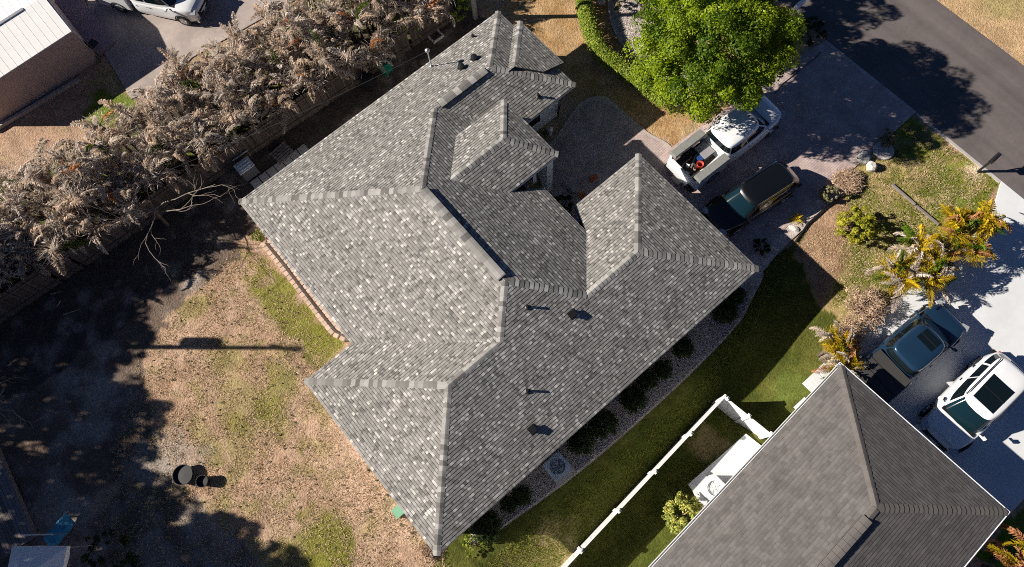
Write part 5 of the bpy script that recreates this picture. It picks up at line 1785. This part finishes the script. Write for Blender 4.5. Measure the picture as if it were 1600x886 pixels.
# equipment beside the wall: heat pump, filter frame and boxes
x, y = W(384, 262, .6)
t = thing('pool_heater', 'blue-grey equipment cabinet with slatted top beside the north-west wall', 'equipment', (x, y, 0), 0)
MB().box((0, 0, .4), (.8, .6, .8)).build('cabinet', MT['ac_dark'], t)
MB().box((0, 0, .83), (.86, .66, .05)).build('lid', MT['ac_grey'], t)
for k in range(3): MB().box((-.0, -.2+k*.18, .87), (.6, .05, .03)).build('slat', MT['vinyl'], t)
x, y = W(372, 240, .5)
t = thing('metal_rack', 'dark slatted metal rack next to the equipment cabinet', 'rack', (x, y, 0), 0)
for k in range(5): MB().box((0, -.3+k*.15, .7), (.9, .05, .04)).build('slat', MT['ac_grey'], t)
for sx in (-.42, .42):
    for sy in (-.3, .3): MB().box((sx, sy, .35), (.04, .04, .7)).build('leg', MT['galv'], t)
x, y = W(440, 238, .2)
t = thing('wooden_pallet', 'grey wooden pallet leaning low on the ground by the north-west wall', 'pallet', (x, y, 0), .1)
for k in range(6): MB().box((0, -.4+k*.16, .14), (1.0, .1, .02)).build('slat', MT['deck_wood'], t)
for sx in (-.42, 0, .42): MB().box((sx, 0, .08), (.09, .9, .09)).build('bearer', MT['deck_wood'], t)
mb = MB().box((0, 0, .1), (.55, .4, .2)).box((0, 0, .21), (.6, .45, .03))
x, y = W(626, 797)
tag(mb.build('green_utility_box', MT['pale_green']), 'small pale green utility box just outside the south-west eave', 'utility box').location = (x, y, 0)
# courtyard objects
x, y = W(873, 173, .6)
t = thing('wrought_ornament', 'black wrought iron ring ornament on a stake beside the entry wall', 'ornament', (x, y, 0), .6)
MB().tube([(.26*cos(k*pi/10), 0, .75+.26*sin(k*pi/10)) for k in range(21)], .03, 6).build('ring', MT['black'], t)
MB().tube([(0, 0, 0), (0, 0, 1.1)], .025, 6).build('stake', MT['black'], t)
x, y = W(860, 203, .4)
t = thing('garden_lantern', 'small white garden lantern at the foot of the entry wall', 'lantern', (x, y, 0))
MB().lathe([(.1, 0), (.08, .05), (.05, .3), (.12, .34), (.13, .5), (.04, .6)], (0, 0, 0), 12).build('body', MT['white'], t, smooth=True)
x, y = W(850, 205, .3)
rosette('potted_fern', 'dark potted plant beside the white garden lantern', 'plant', x, y, blade_mesh('leaf', MT['green_frond'], .4, .05), 14)

# lower left: timber deck, canopy, mat, pipe frame
dx0, dy0 = W(-60, 700, .5)
dk = thing('timber_deck', 'weathered timber deck cut by the left edge', 'deck', (dx0, dy0, 0))
e0 = Vector(W(2, 722, .5)); e1 = Vector(W(42, 815, .5)); dd = (e1-e0); ln = dd.length; dd.normalize(); ang = atan2(dd.y, dd.x)
nr = Vector((dd.y, -dd.x))
if nr.x > 0: nr = -nr
for k in range(22):
    p = e0+nr*(.07+k*.15)+dd*(ln*.5)
    MB().box((p.x-dx0, p.y-dy0, .45+random.uniform(-.004, .004)), (ln*1.5, .135, .03), ang).build('plank', MT['deck_wood'], dk)
p = e0+dd*ln*.5+nr*.0
MB().box((p.x-dx0, p.y-dy0, .33), (ln*1.5, .04, .25), ang).build('skirt_board', MT['deck_wood'], dk)
cx4, cy4 = W(52, 902, 2.1)
cn = thing('shade_canopy', 'white fabric canopy roof with scalloped edge in the lower left corner', 'canopy', (cx4, cy4, 0), atan2(W(120, 880)[1]-W(20, 880)[1], W(120, 880)[0]-W(20, 880)[0]))
mb = MB(); rim_ = []
hwd = 1.15
for k in range(24):
    side, f = divmod(k, 6); f /= 6
    cs_ = [(-hwd, -hwd), (hwd, -hwd), (hwd, hwd), (-hwd, hwd)]
    pa, pb = cs_[side], cs_[(side+1) % 4]
    rim_.append((pa[0]+(pb[0]-pa[0])*f, pa[1]+(pb[1]-pa[1])*f))
vs = [(0, 0, 2.75)]+[(x_*.5, y_*.5, 2.42) for x_, y_ in rim_]+[(x_, y_, 2.1) for x_, y_ in rim_]+[(x_*1.01, y_*1.01, 1.9-(.06 if k % 2 else 0)) for k, (x_, y_) in enumerate(rim_)]
fs = [(0, 1+k, 1+(k+1) % 24) for k in range(24)]
for r_ in range(2):
    fs += [(1+r_*24+k, 1+(r_+1)*24+k, 1+(r_+1)*24+(k+1) % 24, 1+r_*24+(k+1) % 24) for k in range(24)]
mb.add(vs, fs).build('fabric', MT['white'], cn)
for sx in (-1, 1):
    for sy in (-1, 1): MB().tube([(sx*1.1, sy*1.1, 0), (sx*1.1, sy*1.1, 2.08)], .022, 6).build('pole', MT['galv'], cn)
x, y = W(92, 830, .3)
t = thing('blue_cover', 'teal blue cover lying over a low table beside the canopy', 'cover', (x, y, 0), radians(76-40))
a_ = atan2(W(107, 810, .3)[1]-W(76, 846, .3)[1], W(107, 810, .3)[0]-W(76, 846, .3)[0]); t.rotation_euler = (0, 0, a_)
mb = MB(); U = 8; V = 5
vs = [((i/U-.5)*1.35, (j/V-.5)*.72, .42+.03*sin(i*1.7+j)-(.14 if i in (0, U) or j in (0, V) else 0)) for j in range(V+1) for i in range(U+1)]
mb.add(vs, [(j*(U+1)+i, j*(U+1)+i+1, (j+1)*(U+1)+i+1, (j+1)*(U+1)+i) for j in range(V) for i in range(U)]).build('sheet', MT['teal'], t)
for sx in (-.55, .55):
    for sy in (-.28, .28): MB().box((sx, sy, .19), (.05, .05, .38)).build('leg', MT['galv'], t)
pa, pb = W(32, 836, 1.2), W(82, 835, 1.2)
t = thing('pipe_frame', 'thin pale pipe frame between the deck and the blue cover', 'frame', (pa[0], pa[1], 0))
MB().tube([(0, 0, 1.2), (pb[0]-pa[0], pb[1]-pa[1], 1.2)], .025, 6).build('bar', MT['vinyl'], t)
MB().tube([(0, 0, 0), (0, 0, 1.2)], .02, 6).build('leg', MT['galv'], t); MB().tube([(pb[0]-pa[0], pb[1]-pa[1], 0), (pb[0]-pa[0], pb[1]-pa[1], 1.2)], .02, 6).build('leg', MT['galv'], t)
for k, (p0, p1) in enumerate((((100, 492), (125, 484)), ((80, 460), (100, 455)), ((95, 470), (90, 480)), ((110, 580), (122, 590)))):
    a_, b_ = W(*p0), W(*p1)
    o = MB().tube([(a_[0], a_[1], .04), (b_[0], b_[1], .05)], [.03, .015], 5).build('fallen_branch', MT['deadwood'])
    tag(o, ('pale fallen stick lying near the timber fence', 'short thin stick beneath the bare tree', 'small dark stick in the soil', 'little fallen stick in the shaded soil')[k], 'branch')
# pots by the white-roofed building
x, y = W(124, 92, .4)
t = thing('potted_table', 'small pale square table in a dark corner of the mauve building', 'table', (x, y, 0), .2)
MB().box((0, 0, .42), (.42, .42, .04)).build('top', MT['vinyl'], t)
for sx in (-.17, .17):
    for sy in (-.17, .17): MB().box((sx, sy, .2), (.04, .04, .4)).build('leg', MT['black'], t)
x, y = W(146, 70, .5)
t = thing('patio_chair', 'dark chair with cluttered white bits at the end of the mauve porch', 'chair', (x, y, .18), .3)
MB().box((0, 0, .42), (.5, .5, .05)).build('seat', MT['black'], t); MB().box((-.24, 0, .68), (.05, .5, .5)).build('backrest', MT['ac_dark'], t)
for sx in (-.2, .2):
    for sy in (-.2, .2): MB().box((sx, sy, .2), (.04, .04, .42)).build('leg', MT['galv'], t)
rosette('spiky_plant', 'spiky green plant at the corner of the mauve building', 'plant', *W(152, 92), blade_mesh('leaf', MT['green_frond'], .5, .05), 16)

# ------------------------------------------------------------------ poles and wires
def util_pole(x, y, h, label, m, r=.14, arm=True, trafo=False):
    t = thing('utility_pole', label, 'utility pole', (x, y, 0))
    MB().tube([(0, 0, -.2), (0, 0, h*.5), (0, 0, h)], [r, r*.85, r*.7], 12).build('post', m, t, smooth=True)
    if arm:
        MB().box((0, 0, h-.5), (.1, 1.3, .1), rz=.6).build('crossarm', m, t)
        for s in (-.55, 0, .55): MB().lathe([(.03, h-.45), (.05, h-.4), (.03, h-.3)], (-s*sin(.6), s*cos(.6), 0), 8).build('insulator', MT['galv'], t)
    if trafo:
        MB().lathe([(.26, 0), (.27, .05), (.27, .85), (.2, .95)], (.15, .17, h-3.2), 16).build('transformer', MT['ac_grey'], t, smooth=False)
    return t


PX, PY = -16.9, 23.9
util_pole(PX, PY, 9.6, 'wooden utility pole with transformer beyond the left edge whose shadow crosses the lawn', MT['pole_wood'], trafo=True)
x, y = W(743, 27)
util_pole(x, y, 8.5, 'pale grey utility pole rising out of view behind the north corner of the house', MT['pole_grey'], r=.15, arm=False)


def wire(a, b, sag, label, r=.014, n=24):
    a, b = Vector(a), Vector(b)
    pts = []
    for k in range(n+1):
        f = k/n; p = a.lerp(b, f); p.z -= sag*4*f*(1-f); pts.append(p)
    tag(MB().tube(pts, r, 5).build('power_wire', MT['cable']), label, 'wire')


wire((PX, PY, 7.2), MT_top+Vector((0, 0, .1)), 1.0, 'service cable running from the left pole to the mast on the roof edge', .011)
wire((PX+.3, PY, 9.3), (-9, -30, 9.0), .9, 'overhead wire beyond the left edge, nearest the lawn', .022)
wire((PX-.3, PY+.3, 9.3), (-9.8, -30, 9.0), .8, 'overhead wire beyond the left edge, outer of the pair', .022)
